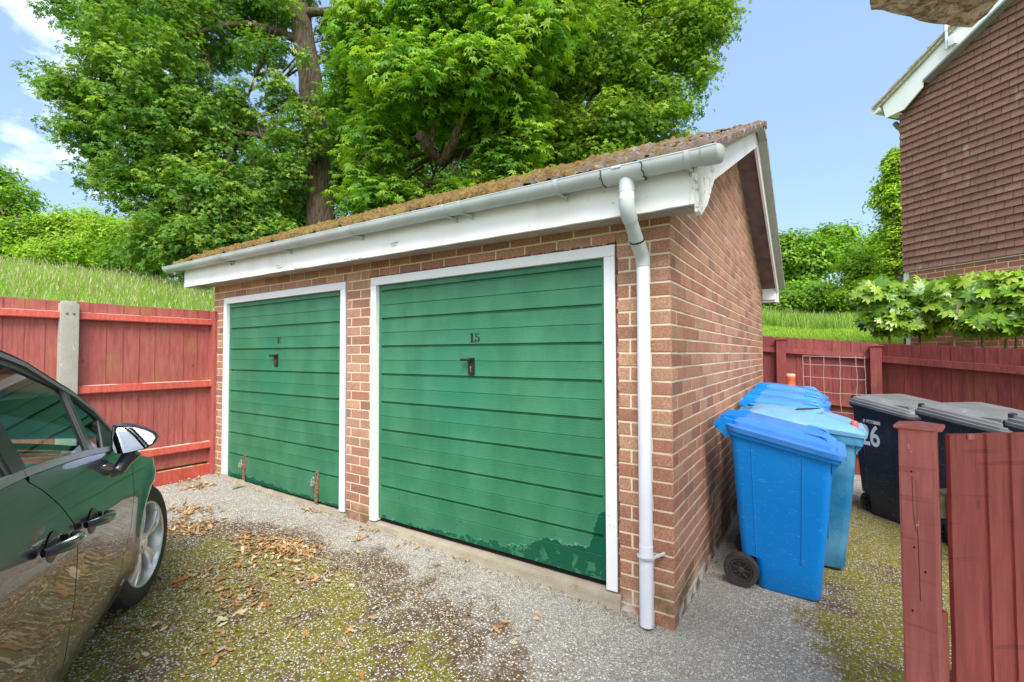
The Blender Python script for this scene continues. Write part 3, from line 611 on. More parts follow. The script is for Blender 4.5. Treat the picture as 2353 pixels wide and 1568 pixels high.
# moss cushions on the front slope
def blob_scatter(name, pts, sizes, cols, mat, parent, seed=0, flat=.6, jag=.35):
    rs = np.random.RandomState(seed); bm = bmesh.new(); bmesh.ops.create_icosphere(bm, subdivisions=1, radius=1); bv = np.array([v.co[:] for v in bm.verts]); bf = np.array([[v.index for v in f.verts] for f in bm.faces]); bm.free()
    n = len(pts); k = len(bv); J = 1+rs.uniform(-jag, jag, (n, k, 1)); V = bv[None]*J*np.asarray(sizes)[:, None, None]; V[:, :, 2] *= flat
    a = rs.uniform(0, 6.28, n); c, s = np.cos(a)[:, None], np.sin(a)[:, None]; X = V[:, :, 0]*c-V[:, :, 1]*s; Y = V[:, :, 0]*s+V[:, :, 1]*c
    V = np.stack([X, Y, V[:, :, 2]], -1)+np.asarray(pts)[:, None, :]; F = bf[None]+(np.arange(n)*k)[:, None, None]; C = np.repeat(np.asarray(cols)[:, None, :], k, 1)
    return np_mesh(name, V.reshape(-1, 3), F.reshape(-1, 3), mat, parent, C.reshape(-1, 3))
rs = np.random.RandomState(4); n = 15000; mx = rs.uniform(-5.18, .12, n); my = rs.uniform(-.30, 2.30, n)
keep = np.array([fbm(a, b_, 1, 7, 3)*.5+.5 > .38+rs.uniform(0, .2)+max(0, (a+.5)*.22) for a, b_ in zip(mx, my)]); mx, my = mx[keep], my[keep]
mz = 2.345+(my+.30)*tanr+.010+.011*np.maximum(0, -mx)+.02*np.sin(np.pi*(my+.3)/2.64); pal = np.array([(.22, .135, .028), (.14, .08, .02), (.30, .23, .03), (.08, .05, .015), (.19, .12, .04), (.24, .22, .05)]); ci = rs.choice(6, len(mx), p=[.3, .25, .15, .12, .13, .05])
o = blob_scatter('moss_cushion', np.stack([mx, my, mz], 1), rs.uniform(.005, .016, len(mx)), pal[ci]*rs.uniform(.7, 1.2, (len(mx), 1)), M['moss'], RT, 3, .55, .4); o['kind'] = 'stuff'

# gutter
GT = empty('gutter', 'grey half-round plastic gutter along the garage eaves'); GT.parent = G
GY, GZ, GR = -.292, 2.318, .057
gz = lambda x: GZ+.0125*max(0, -x)
def gut(mb, x0, x1, r, full=True, n=12):
    P = []
    for i in range(n+1):
        a = math.pi*(1+i/n); P.append([(x, GY+r*math.cos(a), gz(x)+r*math.sin(a)) for x in (x0, x1)])
    mb.grid(P)
    P = []
    for i in range(n+1):
        a = math.pi*(1+i/n); P.append([(x, GY+(r-.003)*math.cos(a), gz(x)+(r-.003)*math.sin(a)) for x in (x0, x1)])
    mb.grid(P[::-1])
    for x in (x0, x1):
        for i in range(n):
            a0, a1 = math.pi*(1+i/n), math.pi*(1+(i+1)/n); q = [(x, GY+rr_*math.cos(a), gz(x)+rr_*math.sin(a)) for a, rr_ in ((a0, r), (a1, r), (a1, r-.003), (a0, r-.003))]; mb.face(q)
    for s in (-1, 1): mb.tube([(x0, GY+s*(r-.001), gz(x0)), (x1, GY+s*(r-.001), gz(x1))], .0035, 6)
b = MB(); gut(b, -5.33, .235, GR); b.build('gutter_channel', M['pvc'], GT, smooth=50)
b = MB(); gut(b, -.235, -.035, GR+.006); b.tube([(-.128, GY, gz(-.1)-.045), (-.128, GY, gz(-.1)-.115)], .038, 20); b.box((-.18, GY-GR-.010, gz(-.1)-.008), (-.135, GY-GR+.004, gz(-.1)+.004), bev=.002); b.build('running_outlet', M['pvc'], GT, smooth=50)
for x in (-.238, -.034):
    b = MB(); rn = random.Random(int(-x*100)); P = []
    for i in range(24):
        a = math.pi*(1.02+.6*i/23); P.append((x+rn.uniform(-.003, .003)-.008*(i % 7 == 0), GY+(GR+.0068)*math.cos(a), gz(x)+(GR+.0068)*math.sin(a)))
    b.tube(P, .0022, 5); b.build('joint_crack', M['dark'], GT)
b = MB(); gut(b, .225, .29, GR+.006)
P = []
for j in range(5):
    rr2 = (GR+.006)*math.cos(j/4*math.pi/2); P.append([(.29+.022*math.sin(j/4*math.pi/2), GY+rr2*math.cos(math.pi*(1+i/12)), gz(.3)+rr2*math.sin(math.pi*(1+i/12))) for i in range(13)])
b.grid(P); b.build('stop_end', M['pvc'], GT, smooth=50)
b = MB(); gut(b, -5.365, -5.32, GR+.005); P = [[(-5.365, GY+(GR+.005)*q*math.cos(math.pi*(1+i/12)), gz(-5.4)+(GR+.005)*q*math.sin(math.pi*(1+i/12))) for i in range(13)] for q in (0.01, 1)]; b.grid(P); b.build('stop_end', M['pvc'], GT, smooth=50)
for x in (-4.12, -4.07, -3.10, -2.17, -1.27, -1.14, -.49, .165):
    b = MB(); r = GR+.0045; P = []
    for i in range(13):
        a = math.pi*(1+i/12); P.append([(xx, GY+r*math.cos(a), gz(x)+r*math.sin(a)) for xx in (x-.0115, x-.009, x+.009, x+.0115)])
    b.grid(P); b.box((x-.012, GY+GR, gz(x)-.055), (x+.012, FY-.001, gz(x)+.004), bev=.002); b.tube([(x, FY-.002, gz(x)-.075), (x, FY-.020, gz(x)-.052), (x, GY+.01, gz(x)-GR-.004)], .008, 6); b.build('gutter_bracket', M['pvc'], GT, smooth=50)
# downpipe
DP = empty('downpipe', 'white plastic downpipe with grey swan-neck at the garage corner'); DP.parent = G
px, py = -.128, -.052
b = MB(); b.tube([(px, GY, 2.215), (px, GY, 2.170)], .0365, 24); b.build('pipe_collar', M['pvcw'], DP, smooth=50)
b = MB(); b.tube([(px, GY, 2.172), (px, GY, 2.145), (px, GY+.012, 2.112), (px, GY+.045, 2.082)], .0375, 24); b.tube([(px, GY+.038, 2.088), (px, GY+.165, 1.985)], .034, 24)
b.tube([(px, GY+.150, 1.997), (px, GY+.205, 1.952), (px, py-.008, 1.925), (px, py, 1.885)], .0375, 24); b.build('swan_neck', M['pvc'], DP, smooth=50)
b = MB(); b.tube([(px, GY+.205-.055, 1.997), (px, GY+.146, 2.002)], .0382, 24); b.build('joint_ring', M['dark'], DP, smooth=50)
b = MB(); b.tube([(px, py, 1.89), (px, py, 1.42)], .034, 28); b.tube([(px, py, 1.445), (px, py, .41)], .0346, 28); b.tube([(px, py, .43), (px, py, .02), (px, py-.004, .012)], [.036, .0362, .034], 28, caps=True); b.build('pipe', M['pvcw'], DP, smooth=50)
b = MB(); P = [(px+.040*math.cos(a), py+.040*math.sin(a), .372) for a in np.linspace(R_(170), R_(370), 14)]; P += [(px+.055, py+.020, .377), (px+.085, py+.040, .392)]
for i in range(len(P)-1): b.tube([P[i], P[i+1]], .0085, 6)
b.build('pipe_clip', M['pvc'], DP, smooth=50)
# ------------------------------------------------------------------ fences
def frameT(O, du, n):
    T = Matrix.Identity(4); du = Vector(du).normalized(); n = Vector(n).normalized()
    for i in range(3): T[i][0] = du[i]; T[i][1] = n[i]; T[i][2] = (0, 0, 1)[i]; T[i][3] = O[i]
    return T
def boards(T, L, z0, zt, pitch, mat, parent, seed=1, name='boards', lap=.02, th=.011, u0=0, jit=.004):
    """overlapping feather-edge boards in one panel mesh; zt may be a function of u"""
    rn = random.Random(seed); b = MB(); u = u0
    while u < L-1e-4:
        e = min(u+pitch+lap, L); tt = (zt(u) if callable(zt) else zt)+rn.uniform(-jit, jit); a = rn.uniform(-.002, .002)
        y0 = rn.uniform(0, .003)
        vs = [(u, y0, z0), (e, y0, z0), (e, y0+.005, z0), (u, y0+th, z0)]; vs += [(p[0]+a, p[1], tt+rn.uniform(-.0015, .0015)) for p in vs]
        b.mesh([T @ Vector(p) for p in vs], [(0, 1, 2, 3), (7, 6, 5, 4), (0, 4, 5, 1), (1, 5, 6, 2), (2, 6, 7, 3), (3, 7, 4, 0)]); u += pitch
    return b.build(name, mat, parent)
# left fence: plane x = -4.97 facing +x, runs towards -y
LF = empty('boarded_fence', 'faded red closeboard fence with a concrete post behind the car', 'fence')
T = frameT((-4.985, .0, 0), (0, -1, 0), (1, 0, 0))
for (a, L) in ((.03, 1.135), (1.215, 3.6), (3.69, 6.2)):
    T2 = frameT((-4.985, -a, 0), (0, -1, 0), (1, 0, 0)); ln = L-a if a > .1 else 1.105
    boards(T2, ln, .26, 1.905, .128, M['red'], LF, seed=int(a*10)+2, name='boards', jit=.003)
    for z, hgt in ((1.745, .068), (1.072, .075), (.41, .075)):
        b = MB(); b.prism([(.018, z), (.068, z), (.072, z+.008), (.060, z+hgt-.006), (.020, z+hgt)], ln, T2 @ Matrix(((0, 0, 1, 0), (1, 0, 0, 0), (0, 1, 0, 0), (0, 0, 0, 1)))); b.build('rail', M['redrail'], LF)
    b = MB(); b.box((0, .0, .10), (ln, .05, .238), T2, bev=.004); b.build('gravel_board', M['redrail'], LF)
b = MB(); b.box((-4.975, -.032, .08), (-4.875, .0, 1.90), bev=.004); b.box((-4.99, -.030, .1), (-4.90, .02, 1.86)); b.build('end_post', M['redpost' if False else 'red'], LF)
for y in (-1.20, -3.67):
    b = MB(); b.box((-5.06, y-.062, -.1), (-4.885, y+.062, 1.885), bev=.016); b.box((-5.04, y-.05, 1.87), (-4.90, y+.05, 1.905), bev=.016); post = b.build('concrete_post', M['conc'], LF, smooth=40)
    for dy in (-.022, .022):
        b = MB(); b.lathe([(0, .004), (.009, .004), (.011, 0)], Matrix.Translation((-4.885, y+dy, 1.79)) @ Matrix.Rotation(R_(90), 4, 'Y'), 12); b.build('bolt', M['rust'], post)

# rear fence, two bays in dark red
RF = empty('boarded_fence', 'dark red closeboard fence behind the bins with square capped posts', 'fence')
Ta = frameT((-.2, 4.80, 0), (1, 0, 0), (0, -1, 0)); zta = lambda u: 1.652-.092*(u-.2)
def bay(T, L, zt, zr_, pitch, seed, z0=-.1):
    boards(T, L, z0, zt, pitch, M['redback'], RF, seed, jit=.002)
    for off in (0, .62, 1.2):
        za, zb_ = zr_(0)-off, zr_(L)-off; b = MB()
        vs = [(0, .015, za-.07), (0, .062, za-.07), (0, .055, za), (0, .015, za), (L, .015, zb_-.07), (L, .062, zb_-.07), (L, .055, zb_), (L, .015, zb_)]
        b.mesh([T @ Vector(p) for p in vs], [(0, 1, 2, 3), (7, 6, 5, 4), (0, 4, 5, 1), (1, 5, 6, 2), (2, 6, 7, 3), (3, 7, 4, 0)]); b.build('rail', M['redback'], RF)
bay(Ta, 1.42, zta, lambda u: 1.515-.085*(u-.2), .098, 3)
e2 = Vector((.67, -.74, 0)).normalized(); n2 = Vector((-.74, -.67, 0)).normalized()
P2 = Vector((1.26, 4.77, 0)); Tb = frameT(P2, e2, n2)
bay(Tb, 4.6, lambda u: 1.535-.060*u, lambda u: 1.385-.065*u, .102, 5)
for (x, y, z) in ((.213, 4.72, 1.60), (1.215, 4.70, 1.50)):
    rot = Matrix.Translation((x, y, 0)) @ Matrix.Rotation(R_(-8 if x > 1 else 0), 4, 'Z')
    b = MB(); b.box((-.055, -.045, -.2), (.055, .055, z), rot, bev=.005); p = b.build('post', M['redback'], RF)
    b = MB(); b.box((-.068, -.058, z), (.068, .068, z+.014), rot, bev=.003); b.mesh([rot @ Vector(q) for q in ((-.066, -.056, z+.014), (.066, -.056, z+.014), (.066, .066, z+.014), (-.066, .066, z+.014), (0, .005, z+.032))], [(0, 1, 4), (1, 2, 4), (2, 3, 4), (3, 0, 4)]); b.build('post_cap', M['redback'], p)
# wire mesh panel hung on it
WM = MB(); rn = random.Random(5); y = 4.715
for x in (.455, .535, .685, .855, 1.02, 1.105): WM.tube([(x+rn.uniform(-.006, .006), y-.01*k/6, 1.388-.70*k/6) for k in range(7)], .0032, 6)
for z in (1.388, 1.28, 1.115, .93, .69): WM.tube([(x, y-.006, z-.028*(x-.45)/.65+rn.uniform(-.004, .004)) for x in (.452, .6, .8, .95, 1.108)], .0032, 6)
tag(WM.build('wire_mesh', M['wire']), 'galvanised wire mesh panel hung against the dark red fence', 'mesh panel')

# front right fence: capped post, feather-edge boards
FE = empty('boarded_fence', 'red closeboard fence and rough capped post in the right foreground', 'fence')
e3 = Vector((.834, .55, 0)).normalized(); n3 = Vector((.55, -.834, 0)).normalized()
o3 = CAM + (fw + rr*((2167-1176.5)/1067.72))*1.19; Tf = frameT((o3.x, o3.y, 0), e3, n3)
rn = random.Random(4); b = MB(); u = 0
for k, wd in enumerate((.094, .061, .057, .080, .084, .080, .082, .08, .08, .08, .08)):
    z1 = 1.216+(.003 if k else 0)+rn.uniform(-.001, .001); yo = -.004*0+k*.0005
    n_ = 14; front = []; 
    for i in range(n_+1):
        z = .02+(z1-.02)*i/n_; w0 = .0016*fbm(z, k, 0, 5); front.append((u+w0, z))
    notch = k == 0
    b.mesh([Tf @ Vector((x, .0105+.0, z)) for x, z in front]+[Tf @ Vector((u+wd+.012, .004, z)) for x, z in front]+[Tf @ Vector((x, -.002, z)) for x, z in front]+[Tf @ Vector((u+wd+.012, -.010, z)) for x, z in front],
        [(i, n_+1+i, n_+2+i, i+1) for i in range(n_)]+[(2*(n_+1)+i, i, i+1, 2*(n_+1)+i+1) for i in range(n_)]+[(n_, 2*n_+1, 4*n_+3, 3*n_+2)]+[(n_+1+i, 3*(n_+1)+i, 3*(n_+1)+i+1, n_+2+i) for i in range(n_)]+[(3*(n_+1)+i, 2*(n_+1)+i, 2*(n_+1)+i+1, 3*(n_+1)+i+1) for i in range(n_)])
    u += wd
b.build('boards', M['redgate'], FE)
b = MB(); b.box((.046, .0085, 1.203), (.062, .0125, 1.2175), Tf, bev=.001); b.build('split', M['redpost'], FE)
for z in (1.03, .55, .15):
    b = MB(); b.box((-.020, -.075, z-.035), (.85, -.020, z+.027), Tf, bev=.003); b.build('rail', M['bare'], FE)
b = MB(); b.box((-.020, -.020, .0), (-.003, -.004, .765), Tf, bev=.002); b.build('filler_strip', M['redpost'], FE)
po = CAM + (fw + rr*((2100-1176.5)/1067.72))*1.19
vd = Vector((po.x-CAM.x, po.y-CAM.y)); Tp = Matrix.Translation((po.x, po.y, 0)) @ Matrix.Rotation(math.atan2(vd.y, vd.x)-R_(90)-R_(5), 4, 'Z') @ Matrix.Diagonal((.78, .80, 1, 1))
b = MB(); n_ = 24; P = []
for i in range(n_+1):
    z = -.03+1.256*i/n_; q = []
    for (x, y) in ((-.046, -.004), (-.040, -.010), (0, -.0105), (.040, -.0100), (.046, -.004), (.047, .04), (.047, .088), (0, .09), (-.046, .088), (-.047, .04), (-.046, -.004)):
        q.append(Tp @ Vector((x+.0022*fbm(z, x*9, y, 4), y+.0018*fbm(z, y*9+3, x, 4), z)))
    P.append(q)
b.grid(P); b.face([P[-1][i] for i in range(10)]); po_ = b.build('post', M['redpost'], FE)
b = MB(); b.box((-.056, -.020, 1.2275), (.064, .102, 1.2365), Tp, bev=.003)
b.mesh([Tp @ Vector(q) for q in ((-.054, -.018, 1.2365), (.058, -.018, 1.2365), (.058, .1, 1.2365), (-.054, .1, 1.2365), (.004, .04, 1.246))], [(0, 1, 4), (1, 2, 4), (2, 3, 4), (3, 0, 4)]); b.build('post_cap', M['redpost2'] if 'redpost2' in M else M['redpost'], FE)
for (x, z) in ((-.014, 1.12), (-.012, .93), (.014, .875), (-.02, .77)):
    b = MB(); b.lathe([(0, .0008), (.0022, .0008), (.0028, 0)], Tp @ Matrix.Translation((x, -.0112, z)) @ Matrix.Rotation(R_(90), 4, 'X'), 10); b.build('nail_hole', M['dark'], FE)
b = MB(); b.tube([Tp @ Vector((-.013, -.0112, 1.11)), Tp @ Vector((-.012, -.0112, 1.02)), Tp @ Vector((-.006, -.0112, .97))], .0007, 5); b.build('split_line', M['dark'], FE); b = MB(); b.tube([Tp @ Vector((-.003, -.0112, 1.10)), Tp @ Vector((-.002, -.0112, .95)), Tp @ Vector((.000, -.0112, .80))], .0006, 5); b.build('split_line', M['dark'], FE)

# ------------------------------------------------------------------ wheelie bins
def rrect(x0, x1, y0, y1, r, n=4):
    P = []
    for cx, cy, a0 in ((x1-r, y1-r, 0), (x0+r, y1-r, 90), (x0+r, y0+r, 180), (x1-r, y0+r, 270)):
        for i in range(n+1): a = R_(a0+90*i/n); P.append((cx+r*math.cos(a), cy+r*math.sin(a)))
    return P
def loft(mb, secs, cap0=True, cap1=True):
    n = len(secs[0]); mb.mesh([p for s in secs for p in s], [(i*n+k, i*n+(k+1) % n, (i+1)*n+(k+1) % n, (i+1)*n+k) for i in range(len(secs)-1) for k in range(n)]+([tuple(range(n-1, -1, -1))] if cap0 else [])+([tuple((len(secs)-1)*n+k for k in range(n))] if cap1 else []))
def wheelie(L, W, zh, zf, body, lidm, label, loc, rz, group=None, style='blue', zs=0.0, lugs=True, num=False):
    B_ = empty('wheelie_bin', label, 'wheelie bin', loc, rz, group)
    zt = lambda x: zh+(zf-zh)*x/L
    # tapering body
    secs = []
    for t, x0, x1, yi in ((0, .155, L-.100, .055), (.012, .150, L-.096, .050), (.20, .135, L-.082, .040), (.205, .060, L-.080, .040), (.5, .04, L-.055, .025), (.80, .022, L-.034, .012), (.93, .014, L-.026, .006), (1.0, .010, L-.022, .004)):
        secs.append([Vector((x, y, zs+(zt(x)-.045-zs)*t)) for x, y in rrect(x0, x1, yi, W-yi, .045)])
    b = MB(); loft(b, secs); b.build('body', body, B_, smooth=38)
    for side in (0, 1):
        for (x, z0_, z1_) in ((.17, .80, .93), (.34, .78, .90)):
            b = MB(); yb = .008; xa_ = x; y_ = (-.003+yb) if side == 0 else W+.003-yb
            b.box((xa_-.004, min(y_, y_+.012*(1 if side == 0 else -1)), z0_*zh), (xa_+.004, max(y_, y_+.012*(1 if side == 0 else -1)), zt(x)-.05), bev=.002); b.build('side_rib', body, B_, smooth=40)
        for x in (.13, L-.17):
            pts = []
            for t in (.22, .4, .6, .8, .95):
                yi = np.interp(t, (0, .2, .5, .8, 1), (.055, .040, .025, .012, .004)); pts.append((x+.02*(1-t)*(1 if x < .2 else -1), (yi-.001) if side == 0 else W-yi+.001, zs+(zt(x)-.045-zs)*t))
            b = MB(); b.tube(pts, .0032, 6); b.build('side_rib', body, B_, smooth=40)
    # collar
    b = MB(); s2 = []
    for dz, o in ((-.062, -.002), (-.060, .012), (-.012, .016), (-.006, .014)):
        s2.append([Vector((x, y, zt(x)+dz)) for x, y in rrect(-o+.01, L+o, -o, W+o, .05)])
    loft(b, s2); 
    for y in (.03, W-.03): b.prism([(L-.03, zf-.055), (L+.012, zf-.055), (L-.03, zf-.12)], .012, Matrix(((1, 0, 0, 0), (0, 0, 1, y-.006), (0, 1, 0, 0), (0, 0, 0, 1))))
    b.build('rim', body, B_, smooth=38)
    # lid
    b = MB(); s3 = []
    if style == 'teal':
        R1 = [(-.004, .022, 0), (.018, .026, 0), (.020, .016, 0), (.032, .006, .02), (.052, -.03, .05), (.064, -.085, .10), (.070, -.15, .16)]
    elif style == 'grey':
        R1 = [(-.030, .030, 0), (-.006, .032, 0), (-.004, .022, 0), (.012, .020, 0), (.014, .002, 0), (.030, -.004, 0), (.034, -.030, 0), (.052, -.075, .05), (.058, -.095, .05)]
    else:
        R1 = [(-.034, .024, 0), (-.004, .028, 0), (.000, .020, 0), (.004, -.012, 0), (.020, -.016, 0), (.040, -.050, .05), (.048, -.085, .06)]
    for dz, o, fo in R1:
        q = []
        for x, y in rrect(.012-o*.8, L+o+.012-fo*.3, -o, W+o, max(.03, .055+o*.4), 5):
            bow = (.030 if style == 'teal' else .018)*math.sin(min(1, max(0, x/L))*math.pi) if dz > .01 else 0
            q.append(Vector((x, y, zt(x)+dz+bow)))
        s3.append(q)
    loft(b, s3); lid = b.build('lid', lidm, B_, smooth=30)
    b = MB()   # hinge lugs, handle bar
    if lugs:
        for y in (.045, W-.045):
            pr = [(.03, zh-.085), (.03, zh+.018), (-.02, zh+.036), (-.065, zh+.022), (-.082, zh-.006), (-.072, zh-.034), (-.045, zh-.055), (-.015, zh-.085)]
            b.prism(pr, .05, Matrix(((1, 0, 0, 0), (0, 0, 1, y-.025), (0, 1, 0, 0), (0, 0, 0, 1))))
        b.tube([(-.064, .01, zh-.006), (-.064, W-.01, zh-.006)], .015, 14)
        for k in range(4): y = .10+k*(W-.2)/3; b.box((-.055, y-.012, zh+.008), (.09, y+.012, zh+.046), bev=.008)
    else:
        for y in (.04, W-.04): b.lathe([(.022, 0), (.022, .03), (.014, .036), (0, .037)], Matrix.Translation((.012, y, zh+.008)), 14)
        b.tube([(-.045, .06, zh-.03), (-.045, W-.06, zh-.03)], .014, 12); b.box((-.05, .05, zh-.06), (.02, .09, zh-.01), bev=.006); b.box((-.05, W-.09, zh-.06), (.02, W-.05, zh-.01), bev=.006)
    b.build('hinge_handle', body, B_, smooth=35)
    if style != 'teal':
        for y in ((.055, W-.055) if style == 'grey' else (.075, W-.075)):   # lid lifting loops
            b = MB(); xl = L-.115; zz = zt(xl)+.030
            if style == 'grey': b.box((xl-.06, y-.022, zz-.012), (xl+.075, y+.022, zz+.024), bev=.009)
            else:
                b.tube([(xl-.055, y, zz-.004), (xl-.050, y, zz+.024), (xl-.035, y, zz+.034), (xl+.045, y, zz+.024), (xl+.062, y, zz+.010), (xl+.066, y, zz-.016)], .0105, 10)
            b.build('lid_loop', lidm, lid, smooth=45)
    if style == 'teal':
        b = MB(); xh = L*.55; T_ = Matrix.Translation((xh, W*.5, zt(xh)+.070+.029)) @ Matrix.Rotation(math.atan2(zf-zh, L), 4, 'Y'); b.lathe([(0, .002), (.085, .002), (.098, .006), (.105, .002), (.107, -.02)], T_ @ Matrix.Diagonal((1.1, .9, 1, 1)), 28); b.build('bottle_hole_ring', lidm, lid, smooth=40)
        b = MB(); b.lathe([(0, .0035), (.088, .0035)], T_ @ Matrix.Diagonal((1.1, .9, 1, 1)), 28); b.build('bottle_hole', M['dark'], lid)
        b = MB(); xk = L+.005; b.lathe([(.024, 0), (.023, .02), (.019, .034), (.012, .040), (0, .041)], Matrix.Translation((xk-.035, .10, zt(xk)+.052)), 16); b.build('lock_knob', M['redplastic'], lid, smooth=40)
        b = MB(); b.box((L-.10, .03, zf+.020), (L+.035, W-.03, zf+.030), bev=.004); b.build('lid_lip', lidm, lid)
    # wheels
    for y, s in (((-.004, -1), (W+.004, 1)) if style != 'grey' else ((.11, -1), (W-.11, 1))):
        wh = empty('wheel'); wh.parent = B_; wh.location = (.065 if style != 'grey' else .09, y+.0, zs+.098+.002); wh.rotation_euler = (R_(90)*(-s if False else 1), 0, 0)
        Tw = Matrix.Rotation(0, 4, 'X') if s == -1 else Matrix.Rotation(math.pi, 4, 'X')
        b = MB(); b.lathe([(.064, -.006), (.070, .004), (.094, .005), (.099, -.004), (.099, -.038), (.094, -.045), (.064, -.044)], Tw, 36); b.build('tyre', M['bintyre'], wh, smooth=35)
        b = MB(); b.lathe([(.064, -.03), (.064, .003), (.058, .003), (.055, -.010), (.053, -.018), (.020, -.020), (.019, -.002), (.014, .002), (0, .002)], Tw, 36)
        for k in range(7):
            a = 2*math.pi*k/7; b.box((.014, -.005, -.022), (.057, .005, -.005), Tw @ Matrix.Rotation(a, 4, 'Z'), bev=.002)
        b.build('hub', M['black'] if False else M['bintyre'], wh, smooth=35)
    b = MB(); b.tube([(.065 if style != 'grey' else .09, .03, zs+.098), (.065 if style != 'grey' else .09, W-.03, zs+.098)], .012, 10); b.build('axle', M['black'], B_)
    return B_
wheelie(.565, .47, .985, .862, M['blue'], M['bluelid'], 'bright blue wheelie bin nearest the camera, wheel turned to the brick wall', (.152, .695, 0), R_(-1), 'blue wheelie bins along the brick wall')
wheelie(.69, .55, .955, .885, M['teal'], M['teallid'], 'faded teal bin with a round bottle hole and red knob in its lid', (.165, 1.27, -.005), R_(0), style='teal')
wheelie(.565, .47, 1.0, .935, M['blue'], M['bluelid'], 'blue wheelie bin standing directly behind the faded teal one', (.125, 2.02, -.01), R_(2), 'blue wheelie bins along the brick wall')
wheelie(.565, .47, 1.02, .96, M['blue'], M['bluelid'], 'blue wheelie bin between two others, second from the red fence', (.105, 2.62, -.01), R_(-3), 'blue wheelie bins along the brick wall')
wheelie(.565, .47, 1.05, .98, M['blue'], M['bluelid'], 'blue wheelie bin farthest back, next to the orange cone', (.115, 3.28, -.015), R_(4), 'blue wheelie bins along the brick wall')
rb = math.atan2(-.74, .67)
gb = []
for i, (x, y, lab) in enumerate(((.872, 3.15, 'dark grey wheelie bin marked with a white 26'), (1.285, 2.50, 'dark grey wheelie bin in the middle of the three, behind the red post'), (1.62, 1.74, 'dark grey wheelie bin farthest right, cut off by the picture edge'))):
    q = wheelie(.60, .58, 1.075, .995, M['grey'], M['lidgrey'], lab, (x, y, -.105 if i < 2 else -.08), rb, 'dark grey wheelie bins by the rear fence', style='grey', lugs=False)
    gb.append(q)
# number and sticker on the first grey bin, on its side wall (local y ~ 0)
cu = bpy.data.curves.new('n26', 'FONT'); cu.body = '26'; cu.size = .265; cu.offset = .012; cu.resolution_u = 6; cu.space_character = .92
def text_mesh(body, size, off, mat, parent, M_, name, sx=1.0, sp=1.0):
    cu = bpy.data.curves.new(name, 'FONT'); cu.body = body; cu.size = size; cu.offset = off; cu.space_character = sp
    o = bpy.data.objects.new('t', cu); COL.objects.link(o); bpy.context.view_layer.update()
    me = bpy.data.meshes.new_from_object(o.evaluated_get(bpy.context.evaluated_depsgraph_get())); bpy.data.objects.remove(o); bpy.data.curves.remove(cu)
    me.name = name; me.materials.clear(); me.materials.append(mat); q = bpy.data.objects.new(name, me); link(q, parent); q.matrix_local = M_ @ Matrix.Diagonal((sx, 1, 1, 1)); return q
bpy.data.curves.remove(cu)
Tn = Matrix.Translation((.105, .0150, .668)) @ Matrix.Rotation(R_(90+2.3), 4, 'X')
text_mesh('26', .265, .0055, M['whitenum'], gb[0], Tn, 'bin_number', .78, .95)
b = MB(); b.box((.115, .0055, .878), (.285, .0068, .908), Matrix.Rotation(R_(2), 4, 'Y')); b.build('sticker', M['sticker'], gb[0])
text_mesh('SCAREY', .030, .001, M['black'], gb[0], Matrix.Translation((.160, .0048, .873)) @ Matrix.Rotation(R_(90), 4, 'X'), 'sticker_text', .85)
b = MB(); b.lathe([(0, .0006), (.009, .0006)], Matrix.Translation((.140, .0052, .888)) @ Matrix.Rotation(R_(90), 4, 'X'), 12); b.build('sticker_dot', M['redplastic'], gb[0])
# traffic cone behind the bins
CN = empty('traffic_cone', 'orange traffic cone with a pale tip poking up behind the blue bins', 'cone', (.335, 4.28, .05))
b = MB(); b.lathe([(.19, .03), (.155, .06), (.060, .93), (.050, .96), (.049, 1.04), (.053, 1.05), (.053, 1.088)], None, 28); b.build('cone_body', M['orange'], CN, smooth=30)
b = MB(); b.lathe([(.0535, 1.085), (.0535, 1.10), (.048, 1.115), (0, 1.115)], None, 24); b.build('cone_tip', M['conetop'], CN, smooth=30)
b = MB(); b.box((-.21, -.21, 0), (.21, .21, .032), bev=.012); b.build('cone_base', M['black'], CN)

# ------------------------------------------------------------------ the neighbouring house
HO = empty('house', 'brown tile-hung house with white barge board beyond the dark red fence', 'house')
he = Vector((.762, -.648, 0)).normalized(); hn = Vector((-.648, -.762, 0)).normalized()
HA = Vector((1.76, 6.44, 0)); HL = 6.4; zt0 = 2.62
def onwall(x, y, off=0):
    d = (at(x, y, 1)-CAM); A_ = HA+hn*off; t = (A_-CAM).dot(hn)/d.dot(hn); p = CAM+d*t; return (p-HA).dot(he), p.z
c8 = lambda x, y: ((3200+x/3.136)/1.632, (y/3.136)/1.632)
s0, zc = onwall(2070, 290); s_in, z_in = onwall(*c8(820, 940), .1); s_b, z_b = onwall(*c8(1780, 0), .1)
hs = (z_b-z_in)/(s_b-s_in)
brick_wall('ground_floor_wall', HA, he, hn, HL, 0, 2.62, parent=HO, start=0, seed=21, mortar=[(.003, HL, -.2, 2.66)], pal=[((.56, .23, .15), 4), ((.50, .20, .14), 4), ((.62, .29, .20), 3), ((.44, .18, .13), 2)])
